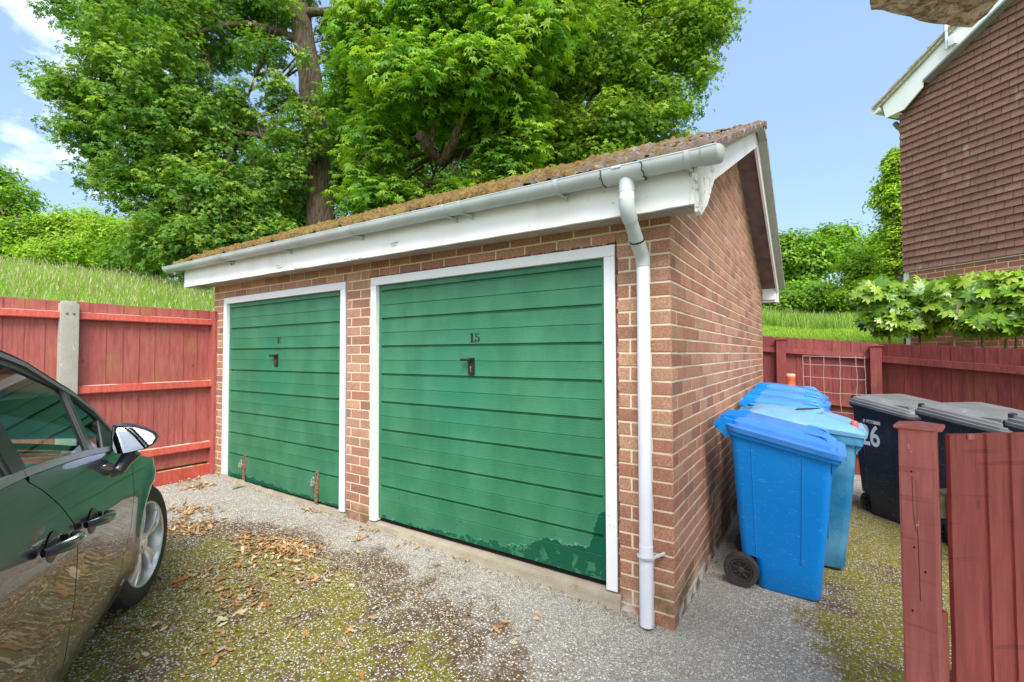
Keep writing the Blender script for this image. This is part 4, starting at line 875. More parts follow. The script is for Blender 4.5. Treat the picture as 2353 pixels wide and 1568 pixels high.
# upper storey clad with overlapping clay tiles
rn = random.Random(17); b = MB(); zgab = lambda s: z_in+(s-s_in)*hs; z = zt0; k = 0; ga = .0985; tw = .168; ztop = z_in+2.4
cols = [(.225, .118, .085), (.24, .125, .090), (.21, .108, .078), (.25, .135, .10), (.23, .12, .088)]
while z < ztop:
    s = -.045-(.5*tw if k % 2 else 0)
    while s < 4.4:
        a = max(s, -.045); e = s+tw-.006
        if e > a+.01 and z < zgab(max((a+e)/2, s_in))+.05 and (z < zc+.25 or a > -.045-1):
            c = rn.choice(cols); q = rn.uniform(.88, 1.12); b.col = (c[0]*q, c[1]*q, c[2]*q, 1)
            o_ = rn.uniform(0, .004); zz = z+rn.uniform(-.002, .002)
            vs = [HA+he*x+hn*y+Vector((0, 0, w_)) for x, y, w_ in ((a, .058+o_, zz), (e, .058+o_+rn.uniform(-.002, .002), zz), (e, .030, zz+ga+.03), (a, .030, zz+ga+.03), (a, .034, zz+.004), (e, .034, zz+.004))]
            b.mesh(vs, [(0, 1, 2, 3), (4, 5, 1, 0), (0, 3, 4), (1, 5, 2)])
        s += tw
    z += ga; k += 1
b.build('hung_tiles', M['tile'], HO)
Th = frameT(HA, he, hn)
b = MB(); pts = [(-.03, zt0+.01), (HL, zt0+.01), (HL, zgab(HL)), (s_in, z_in), (-.03, z_in-.35)]
b.prism(pts, .12, Th @ Matrix(((1, 0, 0, 0), (0, 0, 1, -.09), (0, 1, 0, 0), (0, 0, 0, 1)))); b.build('upper_wall', M['dark'], HO)
b = MB(); b.box((-.0, -.02, 2.60), (HL, .030, 2.612), Th); b.build('flashing', M['white'], HO)
b = MB(); b.box((-.075, -.10, -.1), (-.003, -.004, 2.60), Th, bev=.004); b.build('corner_post', M['white'], HO)
b = MB(); b.box((-.06, -4.0, -.2), (.0, -.101, 5.5), Th); b.build('side_wall', M['mortar'], HO)
# barge board traced on the gable: lower edge, foot, upper edge
pl = [onwall(*c8(*q), .16) for q in ((380, 1390), (590, 1290), (810, 1030), (820, 940), (1780, 0))]
pu = [onwall(*c8(*q), .16) for q in ((340, 1240), (1200, 340))]
su = (pu[1][1]-pu[0][1])/(pu[1][0]-pu[0][0]); sB = pl[4][0]+1.6
poly = [pl[0], pl[1], pl[2], pl[3], (sB, pl[3][1]+(pl[4][1]-pl[3][1])/(pl[4][0]-pl[3][0])*(sB-pl[3][0])), (sB, pu[0][1]+su*(sB-pu[0][0])), pu[0]]
Tg = lambda y: Th @ Matrix(((1, 0, 0, 0), (0, 0, 1, y), (0, 1, 0, 0), (0, 0, 0, 1)))
b = MB(); b.prism(poly, .022, Tg(.138)); b.build('barge_board', M['hwhite'], HO)
b = MB(); ang = [pl[3], pl[4]]; d_ = Vector((ang[1][0]-ang[0][0], ang[1][1]-ang[0][1])).normalized()
b.prism([(ang[0][0], ang[0][1]-.03), (sB, poly[4][1]-.03), (sB, poly[4][1]), (ang[0][0], ang[0][1])], .13, Tg(.040)); b.build('barge_trim', M['lead'], HO)
rf = MB(); th = .05
rf.prism([(pu[0][0]-.10, pu[0][1]-su*.10-.01), (sB, poly[5][1]), (sB, poly[5][1]+.075), (pu[0][0]-.10, pu[0][1]-su*.10+.05)], .20, Tg(.0)); 
rf.prism([(pu[0][0]-.10, pu[0][1]-su*.10-.03), (sB, poly[5][1]-.02), (sB, poly[5][1]+.055), (pu[0][0]-.10, pu[0][1]-su*.10+.03)], 4.2, Tg(-4.2)); hr = rf.build('roof', M['hrooft'], HO)
b = MB(); x = pu[0][0]-.12
for k in range(12):
    zz = pu[0][1]+su*(x-pu[0][0])+.045; b.prism([(x, zz), (x+.26, zz+su*.26), (x+.26, zz+su*.26+.02), (x, zz+.045)], .225, Tg(-.01)); x += .255
b.build('roof_tile', M['hrooft'], hr)
b = MB()   # eaves gutter seen end on, soffit and outlet
gx, gz_ = onwall(*c8(280, 1300), .16)
for i in range(1): b.tube([HA+he*(gx)+hn*.20+Vector((0, 0, gz_)), HA+he*gx-hn*4.0+Vector((0, 0, gz_))], .058, 14)
b.build('gutter', M['pvcw'], HO, smooth=40)
b = MB(); b.box((pl[0][0]+.0, -4.0, pl[0][1]+.0), (.0, .135, pl[0][1]+.012), Th); b.box((pl[0][0]+.01, -4.0, pl[0][1]), (pl[0][0]+.03, .13, pl[0][1]+.2), Th); b.build('soffit', M['white'], HO)
x_, z_ = onwall(*c8(490, 1470), .0)
b = MB(); b.tube([HA+he*(x_-.10)-hn*.15+Vector((0, 0, pl[0][1])), HA+he*(x_-.06)-hn*.15+Vector((0, 0, z_+.02)), HA+he*(x_+.02)-hn*.18+Vector((0, 0, z_-.12)), HA+he*(x_+.02)-hn*.18], .036, 12); b.build('downpipe', M['lead'], HO, smooth=40)
x_, z_ = onwall(*c8(1120, 500), .16); Q = HA+he*x_+hn*.20+Vector((0, 0, z_))
b = MB(); b.tube([Q+Vector((0, 0, -.10)), Q+Vector((0, 0, .14))], .018, 10); b.tube([Q+Vector((0, 0, .14)), Q+Vector((0, 0, .26))], .028, 10); b.box((-.02, -.03, -.09), (.06, .03, .04), Matrix.Translation(Q+he*.05) @ Th.to_3x3().to_4x4(), bev=.006); b.build('aerial_bracket', M['pvcw'], HO, smooth=40)

# ------------------------------------------------------------------ porch eave of the building behind the camera
PE = empty('porch_canopy', 'weathered rendered canopy corner jutting into the top right of the view', 'canopy')
def cz(x, y, z=2.62):
    d = (at(x, y, 1)-CAM); return CAM+d*((z-CAM.z)/d.z)
K = [cz(*c8(185, -30)), cz(*c8(212, 105)), cz(*c8(560, 190)), cz(*c8(860, 262)), cz(*c8(1190, 325)), cz(*c8(1400, 322)), cz(*c8(1760, -40))]
dirn = (K[6]-K[5]).normalized(); K.append(K[6]+dirn*.45); K2 = [Vector((2.6, K[-1].y-.05, 2.62)), Vector((2.6, -3.2, 2.62)), Vector((1.0, -3.2, 2.62)), Vector((1.0, -1.2, 2.62)), K[0]+Vector((.02, -.30, 0))]
outl = K+K2; b = MB(); rn = random.Random(6)
dense = []
for i in range(len(outl)):
    p, q = outl[i], outl[(i+1) % len(outl)]; n_ = max(1, int((q-p).length/.035)) if i < 7 else 1
    for k in range(n_):
        r = p.lerp(q, k/n_); jt = .004 if i < 7 else 0; dense.append(Vector((r.x+rn.uniform(-jt, jt), r.y+rn.uniform(-jt, jt), r.z+rn.uniform(-jt, jt)*.8)))
vs, fs = [], []; cen = [(p.x, p.y) for p in dense]
res = delaunay_2d_cdt([Vector(c) for c in cen]+[Vector((rn.uniform(.8, 1.6), rn.uniform(-.9, -.15))) for _ in range(240)], [(i, (i+1) % len(cen)) for i in range(len(cen))], [], 1, 1e-6)
b.mesh([Vector((v.x, v.y, 2.62+(dense[i].z-2.62 if i < len(dense) else 0)+.010*fbm(v.x, v.y, 3, 9, 3))) for i, v in enumerate(res[0])], [tuple(reversed(f)) for f in res[2]])
n_ = len(dense); b.mesh(dense+[Vector((p.x+.02, p.y, 2.80)) for p in dense], [(i, (i+1) % n_, n_+(i+1) % n_, n_+i) for i in range(n_)]+[tuple(range(n_, 2*n_))]); b.build('canopy_slab', M['eave'], PE)
b = MB(); b.box((1.75, -2.35, -.05), (2.1, -2.0, 2.615), bev=.006); b.build('pier', M['brickpier'], PE)
# ------------------------------------------------------------------ parked car (s runs towards the tail, w outwards on the garage side)
CAR = empty('parked_car', 'dark navy hatchback parked nose-in by the red fence, silver alloy wheels', 'car')
ha = R_(29); hh = Vector((-math.cos(ha), math.sin(ha), 0)); hnn = Vector((math.sin(ha), math.cos(ha), 0)); W0 = Vector((-2.5, -1.43, 0)); CLW = -.80
def cw(s, w, z): return W0-hh*s+hnn*w+Vector((0, 0, z))
def lerp1(pts, x): return float(np.interp(x, [p[0] for p in pts], [p[1] for p in pts]))
BELT = [(.5, .985), (.60, 1.005), (.78, 1.026), (.95, 1.046), (1.2, 1.066), (1.437, 1.08), (1.63, 1.082), (2.3, 1.10), (3.1, 1.12)]
FEND = [(-.86, .60), (-.7, .70), (-.45, .765), (-.2, .815), (0, .85), (.25, .905), (.465, .95), (.60, 1.0), (.78, 1.022)]
ROOF = [(.585, 1.02), (.631, 1.117), (.666, 1.161), (.711, 1.214), (.808, 1.277), (.967, 1.35), (1.093, 1.411), (1.223, 1.445), (1.6, 1.485), (2.2, 1.485), (2.7, 1.43), (2.98, 1.28), (3.08, 1.12)]
def wside(s, z):
    w = .04
    if z < .46: w -= .11*((.46-z)/.26)**1.6
    w += .006*math.exp(-((z-.80)/.09)**2)*min(1, max(0, (s-.2)/.7))
    if z > .90: w -= .9*(z-.90)**2 if z < 1.03 else .0152+.234*(z-1.03)+.186*max(0, z-1.03-.03*(1-math.exp(-(z-1.03)/.03)))
    if s < .05: w -= .60*(.05-s)**2+.25*max(0, -.45-s)
    if s > 2.6: w -= .5*(s-2.6)**2
    dd = math.hypot(s+.03, z-.36); w += .014*math.exp(-((dd-.39)/.05)**2) if z < .95 else 0
    return w
def inside(pt, poly):
    x, y = pt; c = False; j = len(poly)-1
    for i in range(len(poly)):
        xi, yi = poly[i]; xj, yj = poly[j]
        if (yi > y) != (yj > y) and x < (xj-xi)*(y-yi)/(yj-yi)+xi: c = not c
        j = i
    return c
def resample(poly, d=.03):
    o = []
    for i in range(len(poly)):
        p, q = Vector(poly[i]), Vector(poly[(i+1) % len(poly)]); n = max(1, int((q-p).length/d))
        o += [tuple(p.lerp(q, k/n)) for k in range(n)]
    return o
def panel(name, poly, mat, parent, off=0, step=.035, thick=.018, holes=(), mir=False, wf=wside):
    outer = resample(poly); hs_ = [resample(h_) for h_ in holes]; pts = list(outer); edges = [(i, (i+1) % len(outer)) for i in range(len(outer))]
    for h_ in hs_: b0 = len(pts); pts += h_; edges += [(b0+i, b0+(i+1) % len(h_)) for i in range(len(h_))]
    x0, x1 = min(p[0] for p in outer), max(p[0] for p in outer); y0, y1 = min(p[1] for p in outer), max(p[1] for p in outer); nb = len(pts)
    x = x0+step/2
    while x < x1:
        y = y0+step/2
        while y < y1:
            if inside((x, y), outer) and not any(inside((x, y), h_) for h_ in hs_) and min((x-p[0])**2+(y-p[1])**2 for p in pts[:nb]) > (step*.45)**2: pts.append((x, y))
            y += step
        x += step
    r = delaunay_2d_cdt([Vector(p) for p in pts], edges, [], 0, 1e-7); V = r[0]
    F = [f for f in r[2] if (lambda c: inside(c, outer) and not any(inside(c, h_) for h_ in hs_))((sum(V[i].x for i in f)/len(f), sum(V[i].y for i in f)/len(f)))]
    def pos(p, o_): 
        w = wf(p[0], p[1])+off-o_
        return cw(p[0], 2*CLW-w if mir else w, p[1])
    b = MB(); b.mesh([pos(v, 0) for v in V], [tuple(f) for f in F])
    for L_ in [outer]+hs_:
        n = len(L_); b.mesh([pos(p, 0) for p in L_]+[pos(p, thick) for p in L_], [(i, (i+1) % n, n+(i+1) % n, n+i) for i in range(n)])
    o = b.build(name, mat, parent, smooth=28); me = o.data; sg = 2*CLW if mir else 0
    outn = hnn*(-1 if mir else 1); loops = [None]*len(me.loops)
    for p in me.polygons:
        d = p.normal.dot(outn)
        for li in p.loop_indices:
            if abs(d) < .45: loops[li] = p.normal.copy(); continue
            q = me.vertices[me.loops[li].vertex_index].co-W0; s, z = -q.dot(hh), q.z; e = .004
            ds = (wf(s+e, z)-wf(s-e, z))/(2*e); dz = (wf(s, z+e)-wf(s, z-e))/(2*e); nn_ = (outn+hh*ds-Vector((0, 0, dz))).normalized(); loops[li] = nn_*(1 if d > 0 else -1)
    me.normals_split_custom_set([tuple(v) for v in loops])
    return o
def arcp(cx, cz_, r, a0, a1, n=18): return [(cx+r*math.cos(R_(a0+(a1-a0)*i/n)), cz_+r*math.sin(R_(a0+(a1-a0)*i/n))) for i in range(n+1)]
FCUT = [(.640, .345), (.628, .440), (.565, .512), (.445, .611), (.402, .751), (.432, .850), (.470, .945)]
DCUT = [(1.250, .345), (1.245, .379), (1.231, .448), (1.199, .524), (1.160, .60), (1.151, .694), (1.163, .787), (1.195, .865), (1.285, .944), (1.397, 1.032), (1.445, 1.064)]
sh = lambda P, d: [(p[0]+d, p[1]) for p in P]
fend = [(-.80, .30)]+[(-.40, .30)]+arcp(-.03, .355, .372, 188, 8)+[(.395, .345)]+FCUT+[(.50, .962)]+[(p[0], p[1]) for p in FEND[::-1] if p[0] < .49]
belt_between = lambda a, b: [(x, lerp1(BELT, x)-.002) for x in np.linspace(a, b, 12)]
fdoor = sh(FCUT, .007)+[(.525, .978)]+belt_between(.60, 1.43)+DCUT[::-1]
rdoor = sh(DCUT, .007)+belt_between(1.46, 2.2)+[(2.22, 1.0), (2.10, .80)]+arcp(2.35, .355, .385, 118, 184)[:]+[(1.93, .345)]
rq = [(2.228, 1.0), (2.108, .80)]+arcp(2.35, .355, .385, 115, -5)+[(2.80, .34), (3.05, .36), (3.08, .8), (3.06, 1.118)]+belt_between(2.9, 2.21)
for mir in (False, True):
    panel('fender', fend, M['paint'], CAR, mir=mir); fd = panel('door', fdoor, M['paint'], CAR, mir=mir); rd = panel('door', rdoor, M['paint'], CAR, mir=mir); panel('rear_quarter', rq, M['paint'], CAR, mir=mir)
    if not mir: FD, RD = fd, rd
    # greenhouse: black frame with glass openings
    top = [(p[0], p[1]) for p in ROOF]
    outer = [(.60, 1.008)]+top+[(3.07, 1.125)]+[(x, lerp1(BELT, x)) for x in np.linspace(3.05, .62, 30)]
    q1 = [(.704, 1.150), (.80, 1.046), (.930, 1.056), (.872, 1.282), (.855, 1.270)]
    q2 = [(.958, 1.066), (1.415, 1.098), (1.413, 1.405), (1.266, 1.400), (1.165, 1.378), (1.039, 1.335), (.905, 1.292)]
    q3 = [(1.515, 1.100), (2.12, 1.118), (2.16, 1.2), (2.12, 1.43), (1.90, 1.445), (1.515, 1.425)]
    q4 = [(2.22, 1.13), (2.62, 1.15), (2.50, 1.36), (2.25, 1.42)]
    panel('window_frame', outer, M['trim'], CAR, off=-.004, holes=(q1, q2, q3, q4), mir=mir, step=.06)
    for q in (q1, q2, q3, q4): panel('window', q, M['glass'], CAR, off=-.010, mir=mir, thick=.003, step=.08)
    panel('belt_strip', [(x, lerp1(BELT, x)+.001) for x in np.linspace(.62, 1.45, 20)]+[(x, lerp1(BELT, x)+.020) for x in np.linspace(1.45, .62, 20)], M['trimgrey'], CAR, off=.004, thick=.012, mir=mir)
    panel('belt_strip', [(x, lerp1(BELT, x)+.001) for x in np.linspace(1.455, 2.6, 24)]+[(x, lerp1(BELT, x)+.020) for x in np.linspace(2.6, 1.455, 24)], M['trimgrey'], CAR, off=.004, thick=.012, mir=mir)
    rl = [(p[0]+.004, p[1]-.010) for p in ROOF[1:11]]; rl2 = [(p[0]+.012, p[1]-.026) for p in ROOF[1:11]]
    panel('roof_rail', rl+rl2[::-1], M['trimgrey'], CAR, off=.003, thick=.010, mir=mir, step=.08)
    for sx in (.912, 1.470): 
        pz = [(.915, 1.055), (.955, 1.060), (.900, 1.298), (.872, 1.290)] if sx < 1 else [(1.425, 1.10), (1.505, 1.10), (1.505, 1.43), (1.425, 1.415)]
        panel('pillar_trim', pz, M['black'] if sx > 1 else M['trim'], CAR, off=.001, thick=.006, mir=mir, step=.08)
    panel('sill', [(.36, .20), (1.98, .20), (1.95, .335), (.40, .335)], M['trim'], CAR, off=-.004, mir=mir)
    sg = -1 if mir else 1
    mw = (lambda w: 2*CLW-w) if mir else (lambda w: w)
    for D_, (sa, za), (sb, zb_), (sc_, zc_) in ((FD if not mir else fd, (1.130, .836), (.895, .806), (1.020, .818)), (RD if not mir else rd, (1.470, .866), (1.235, .838), (1.372, .852))):
        ww = wside(sc_, zc_); hd = empty('door_handle'); hd.parent = CAR if True else D_
        b = MB(); P = []
        for r_, o_ in ((1, .0015), (.85, .004), (.5, .0045), (0.02, .005)):
            P.append([cw(sc_+.052*r_*math.cos(a), mw(ww+o_), zc_+.045*r_*math.sin(a)) for a in np.linspace(0, 2*math.pi, 25)])
        b.grid(P); b.build('handle_cup', M['trim'], hd, smooth=40)
        b = MB(); pth = []
        for t in np.linspace(0, 1, 14): bulge = .010+.034*math.sin(math.pi*min(1, max(0, t)))**.5; pth.append(cw(sa+(sb-sa)*t, mw(ww+bulge), za+(zb_-za)*t))
        b.tube(pth, [.012+.006*math.sin(math.pi*i/13) for i in range(14)], 12); b.build('handle_grip', M['paint'], hd, smooth=50)
        b = MB(); b.tube([cw(sb+.052, mw(ww+.046), zb_+.006), cw(sb+.056, mw(ww+.047), zb_+.0065)], .008, 14); b.build('handle_key_cap', M['alloy'], hd, smooth=40)
    # mirror
    mo = empty('door_mirror'); mo.parent = CAR
    ol = [(.030, 1.127), (.062, 1.130), (.100, 1.124), (.145, 1.106), (.176, 1.086), (.187, 1.066), (.178, 1.043), (.150, 1.022), (.100, 1.010), (.060, 1.004), (.038, 1.010), (.029, 1.03), (.026, 1.08)]
    cwx, cwz = .098, 1.066; secs = []
    for sc2, ds in ((.93, 0.0), (1.0, -.004), (1.02, -.02), (.98, -.05), (.86, -.078), (.62, -.098), (.25, -.108)):
        secs.append([cw(.736+(cwx+(w-cwx)*sc2-.028)*.10+ds, mw(cwx+(w-cwx)*sc2), cwz+(z-cwz)*sc2) for w, z in ol])
    b = MB(); loft(b, secs, False, True); b.build('mirror_housing', M['paint'], mo, smooth=50)
    b = MB(); s4 = []
    for sc2, ds in ((.90, .002), (.88, .002)): s4.append([cw(.736+(cwx+(w-cwx)*sc2-.028)*.10+ds-.32*(z-cwz), mw(cwx+(w-cwx)*sc2), cwz+(z-cwz)*sc2) for w, z in ol])
    b.face(s4[0]); b.build('mirror_glass', M['mirror'], mo)
    b = MB(); 
    for i in range(13):
        i2 = (i+1) % 13; g_ = lambda sc2, i, ds: cw(.736+(cwx+(ol[i][0]-cwx)*sc2-.028)*.10+ds, mw(cwx+(ol[i][0]-cwx)*sc2), cwz+(ol[i][1]-cwz)*sc2); b.face([g_(.94, i, .001), g_(.94, i2, .001), g_(.89, i2, -.002), g_(.89, i, -.002)])
    b.build('mirror_bezel', M['trimgrey'], mo)
    b = MB(); b.tube([cw(.735, mw(.105), 1.012), cw(.735, mw(.075), .975), cw(.742, mw(.055), .940), cw(.760, mw(.030), .935), cw(.80, mw(.015), .95)], [.030, .026, .024, .024, .020], 12); b.tube([cw(.80, mw(.035), .965), cw(.90, mw(.022), .985)], [.018, .006], 10); b.build('mirror_arm', M['paint'], mo, smooth=50)
# hood, windscreen, roof, tail, nose
def skin(name, rows, mat, vn=17, smooth=40, parent=CAR):
    """rows: (s_edge, z_edge, crown, s_bow)"""
    P = []
    for (s, z, cr, sb) in rows:
        we = wside(s, z); r = []
        for i in range(vn):
            v = -1+2*i/(vn-1); r.append(cw(s-sb*(1-v*v), CLW+v*(we-CLW), z+cr*(1-abs(v)**2.4)))
        P.append(r)
    b = MB(); b.grid(P); return b.build(name, mat, parent, smooth=smooth)
skin('hood', [(s, lerp1(FEND, s), .045+.03*min(1, max(0, (s+.8))), .06) for s in np.linspace(-.70, .60, 16)], M['paint'])
skin('windscreen', [(s, lerp1(ROOF, s), .012+.02*(s-.6), .16-.10*(s-.6)) for s in np.linspace(.60, 1.22, 9)], M['screen'])
skin('roof', [(s, lerp1(ROOF, s)-.004, .028, .10-.05*max(0, s-1.2)) for s in np.linspace(1.22, 2.72, 14)], M['paint'])
skin('rear_window', [(s, lerp1(ROOF, s)-.004, .02, -.04) for s in np.linspace(2.73, 3.06, 5)], M['glass'])
def endcap(name, sbase, bow, zs_, sgn, mat):
    P = []
    for z in zs_:
        r = []
        for i in range(21):
            v = -1+2*i/20; s = sbase(z)+sgn*bow*(1-v*v); we = wside(sbase(z), z); r.append(cw(s, CLW+v*(we-CLW), z))
        P.append(r)
    b = MB(); b.grid(P); return b.build(name, mat, CAR, smooth=40)
endcap('front_bumper', lambda z: -.78+.10*max(0, (z-.55)/.15) if z > .55 else -.78, .14, np.linspace(.22, .70, 9), -1, M['paint'])
endcap('rear_bumper', lambda z: 3.07, .08, np.linspace(.25, 1.12, 10), 1, M['paint'])
b = MB(); b.box((-.5, CLW-.25, .36), (-.49, CLW+.25, .5)); 
for side in (False, True): panel('headlight', [(-.76, .585), (-.55, .60), (-.46, .70), (-.50, .725), (-.74, .655)], M['alloy'], CAR, off=.003, thick=.004, mir=side)
# cabin
b = MB(); pl = lambda s, w, z: cw(s, CLW+w, z)
def cbox(mb, s0, s1, w0, w1, z0, z1, bev=.02):
    T_ = Matrix.Identity(4)
    for i in range(3): T_[i][0] = -hh[i]; T_[i][1] = hnn[i]; T_[i][3] = (W0+hnn*CLW)[i]
    mb.box((s0, w0, z0), (s1, w1, z1), T_, bev=bev)
cbox(b, .62, 1.02, -.70, .70, .62, .985, .05); cbox(b, .98, 1.10, .22, .56, .86, 1.045, .04); cbox(b, 1.0, 1.10, -.12, .12, .55, .93, .03); b.build('dashboard', M['dash'], CAR, smooth=40)
b = MB(); cc = pl(1.16, .40, .985); nrm = (-hh*.92+Vector((0, 0, .38))).normalized(); sx_ = hnn; sy_ = nrm.cross(sx_)
b.tube([cc+(sx_*math.cos(a)+sy_*math.sin(a))*.18 for a in np.linspace(0, 2*math.pi, 33)], .014, 8, caps=False); b.tube([cc-sx_*.17, cc+sx_*.17], .016, 8); b.tube([cc, cc+hh*.15-Vector((0, 0, .05))], .03, 10); b.tube([cc, cc-sy_*.17], .014, 8); b.build('steering_wheel', M['trim'], CAR, smooth=40)
for w in (.40, -.40):
    st_ = empty('seat'); st_.parent = CAR
    b = MB(); cbox(b, 1.35, 1.85, w-.25, w+.25, .42, .60, .06); b.build('seat_cushion', M['seat'], st_, smooth=40)
    b = MB(); P0 = pl(1.80, w, .55)
    T_ = Matrix.Identity(4)
    for i in range(3): T_[i][0] = -hh[i]; T_[i][1] = hnn[i]; T_[i][3] = P0[i]
    T_ = T_ @ Matrix.Rotation(R_(16), 4, 'Y'); b.box((-.07, -.24, 0), (.07, .24, .58), T_, bev=.06); b.box((-.05, -.13, .62), (.05, .13, .80), T_, bev=.045); b.tube([T_ @ Vector((0, -.05, .55)), T_ @ Vector((0, -.05, .65))], .008, 6); b.tube([T_ @ Vector((0, .05, .55)), T_ @ Vector((0, .05, .65))], .008, 6); b.build('seat_back', M['seat'], st_, smooth=40)
b = MB(); cbox(b, 2.25, 2.75, -.65, .65, .42, .62, .06); cbox(b, 2.62, 2.78, -.65, .65, .55, 1.08, .06); b.build('rear_seat', M['seat'], CAR, smooth=40)
b = MB(); cbox(b, -.70, 3.0, -.66, .66, .24, .33, .02); cbox(b, -.3, .60, -.66, .66, .33, .70, .02); cbox(b, .42, 3.0, -.745, -.72, .30, .95, .005); cbox(b, .42, 3.0, .72, .745, .30, .95, .005); b.build('floor_pan', M['dark'], CAR)
# wheels
def car_wheel(s, w, steer, side):
    wh = empty('wheel'); wh.parent = CAR
    c_ = cw(s, w, .368); ax = (hnn*side); ax = Matrix.Rotation(steer, 3, 'Z') @ ax; xx = Vector((0, 0, 1)); yy = ax.cross(xx)
    T_ = Matrix.Identity(4)
    for i in range(3): T_[i][0] = xx[i]; T_[i][1] = yy[i]; T_[i][2] = ax[i]; T_[i][3] = c_[i]
    R0 = .315; b = MB(); b.lathe([(.222, -.19), (.27, -.20), (R0-.02, -.19), (R0, -.165), (R0+.001, -.10), (R0, -.035), (R0-.008, -.014), (R0-.03, -.002), (R0-.055, .003), (.235, -.002), (.226, -.006), (.222, -.014)], T_, 72)
    for k in range(72):
        a = 2*math.pi*k/72
        for rr_ in ((-.165, -.12), (-.08, -.035)): b.box((R0-.004, -.004, rr_[0]), (R0+.003, .004, rr_[1]), T_ @ Matrix.Rotation(a, 4, 'Z'))
    b.build('tyre', M['tyre'], wh, smooth=35)
    b = MB(); b.lathe([(.224, -.014), (.226, -.002), (.220, .001), (.214, -.004), (.208, -.028), (.200, -.06), (.195, -.17)], T_, 72)
    for k in range(5):
        for j, off in enumerate((-.17, .17)):
            a = 2*math.pi*k/5+off+R_(8)
            prof = [(.045, -.020, .022), (.09, -.012, .019), (.14, -.008, .022), (.185, -.010, .026), (.214, -.016, .028)]
            vs = []
            for r, z, hw in prof:
                tw_ = a-off*.55*(1-(r-.045)/.17); cx, cy = r*math.cos(tw_), r*math.sin(tw_); nx, ny = -math.sin(tw_), math.cos(tw_)
                hwa = hw*.55
                vs += [(cx-nx*hwa, cy-ny*hwa, z-.012), (cx-nx*hwa*.7, cy-ny*hwa*.7, z), (cx+nx*hwa*.7, cy+ny*hwa*.7, z+.002), (cx+nx*hwa, cy+ny*hwa, z-.012), (cx+nx*hwa*.8, cy+ny*hwa*.8, z-.04), (cx-nx*hwa*.8, cy-ny*hwa*.8, z-.04)]
            b.mesh([T_ @ Vector(p) for p in vs], [(i*6+q, i*6+(q+1) % 6, (i+1)*6+(q+1) % 6, (i+1)*6+q) for i in range(4) for q in range(6)])
    b.lathe([(.06, -.04), (.056, -.018), (.045, -.012), (.030, -.010), (.028, -.004), (0, -.003)], T_, 30); b.build('rim', M['alloy'], wh, smooth=35)
    b = MB(); b.lathe([(.195, -.10), (.12, -.10), (0, -.10)], T_, 40); b.build('brake_disc', M['rimdark'], wh, smooth=30)
car_wheel(-.035, .010, R_(-11), 1); car_wheel(2.35, .020, 0, 1); car_wheel(-.035, 2*CLW-.010, R_(-11), -1); car_wheel(2.35, 2*CLW-.020, 0, -1)
b = MB()
for s in (-.035, 2.35):
    for w0_, w1_ in ((-.30, -.005), (2*CLW+.005, 2*CLW+.30)):
        P = [[cw(s+.368*math.cos(a), w, .355+.368*math.sin(a)) for w in (w0_, w1_)] for a in np.linspace(-.15, math.pi+.15, 24)]; b.grid(P)
b.build('wheel_arch_liner', M['dark'], CAR)
# ------------------------------------------------------------------ vegetation
def leaf_mesh(name, P, Nrm, size, tmpl, faces, cols, mat, parent, seed=0, spin=True):
    """P centres (n,3), Nrm leaf normals (n,3); tmpl (k,3) in leaf space (x,y in the blade, z normal)"""
    rs = np.random.RandomState(seed); n = len(P); Nn = Nrm/np.linalg.norm(Nrm, axis=1, keepdims=True)
    t = rs.normal(size=(n, 3)); X = t-Nn*(t*Nn).sum(1, keepdims=True); X /= np.linalg.norm(X, axis=1, keepdims=True); Y = np.cross(Nn, X)
    T = np.asarray(tmpl)[None]*np.asarray(size)[:, None, None]
    V = P[:, None]+T[:, :, 0:1]*X[:, None]+T[:, :, 1:2]*Y[:, None]+T[:, :, 2:3]*Nn[:, None]
    k = len(tmpl); F = np.asarray(faces)[None]+(np.arange(n)*k)[:, None, None]; C = np.repeat(cols[:, None], k, 1)
    return np_mesh(name, V.reshape(-1, 3), F.reshape(-1, F.shape[-1]), mat, parent, C.reshape(-1, 3))
# leaf templates -------------------------------------------------
def t_oak():    # spray of 5 lobed little leaves
    V, F = [], []
    for k in range(5):
        a = k*2*math.pi/5+.3*(k % 2); c, s = math.cos(a), math.sin(a); z = .18*math.sin(k*2.1)
        pts = [(.05, 0, 0), (.45, -.26, .10), (1.0, 0, -.05+z), (.45, .26, .10)]; b = len(V); V += [(x*c-y*s, x*s+y*c, w) for x, y, w in pts]; F += [(b, b+1, b+2), (b, b+2, b+3)]
    return V, F
def t_chestnut():   # palmate, seven drooping leaflets
    V, F = [], []
    for k in range(7):
        a = R_(-125+250*k/6); L_ = (1.0, .9, .7)[min(2, abs(k-3))] if abs(k-3) < 3 else .55; c, s = math.cos(a), math.sin(a); b = len(V)
        pts = [(.0, 0, 0), (.55, -.17, -.04), (.60, 0, .03), (.55, .17, -.04), (1.0, 0, -.32)]; V += [((x*c-y*s)*L_, (x*s+y*c)*L_, w*L_) for x, y, w in pts]
        F += [(b, b+1, b+2), (b, b+2, b+3), (b+1, b+4, b+2), (b+2, b+4, b+3)]
    return V, F
def t_fatsia():
    V, F = [], []
    for k in range(8):
        a = R_(-140+280*k/7); L_ = 1.0-.35*abs(k-3.5)/3.5; c, s = math.cos(a), math.sin(a); b = len(V)
        pts = [(0, 0, 0), (.32, -.125, .02), (.64, -.20, -.01), (.32, 0, -.005), (.65, 0, -.025), (.32, .125, .02), (.64, .20, -.01), (1.0, 0, -.10)]; V += [((x*c-y*s)*L_, (x*s+y*c)*L_, w*L_) for x, y, w in pts]
        F += [(b, b+1, b+3), (b, b+3, b+5), (b+1, b+2, b+4), (b+1, b+4, b+3), (b+5, b+3, b+4), (b+5, b+4, b+6), (b+2, b+7, b+4), (b+4, b+7, b+6)]
    return V, F
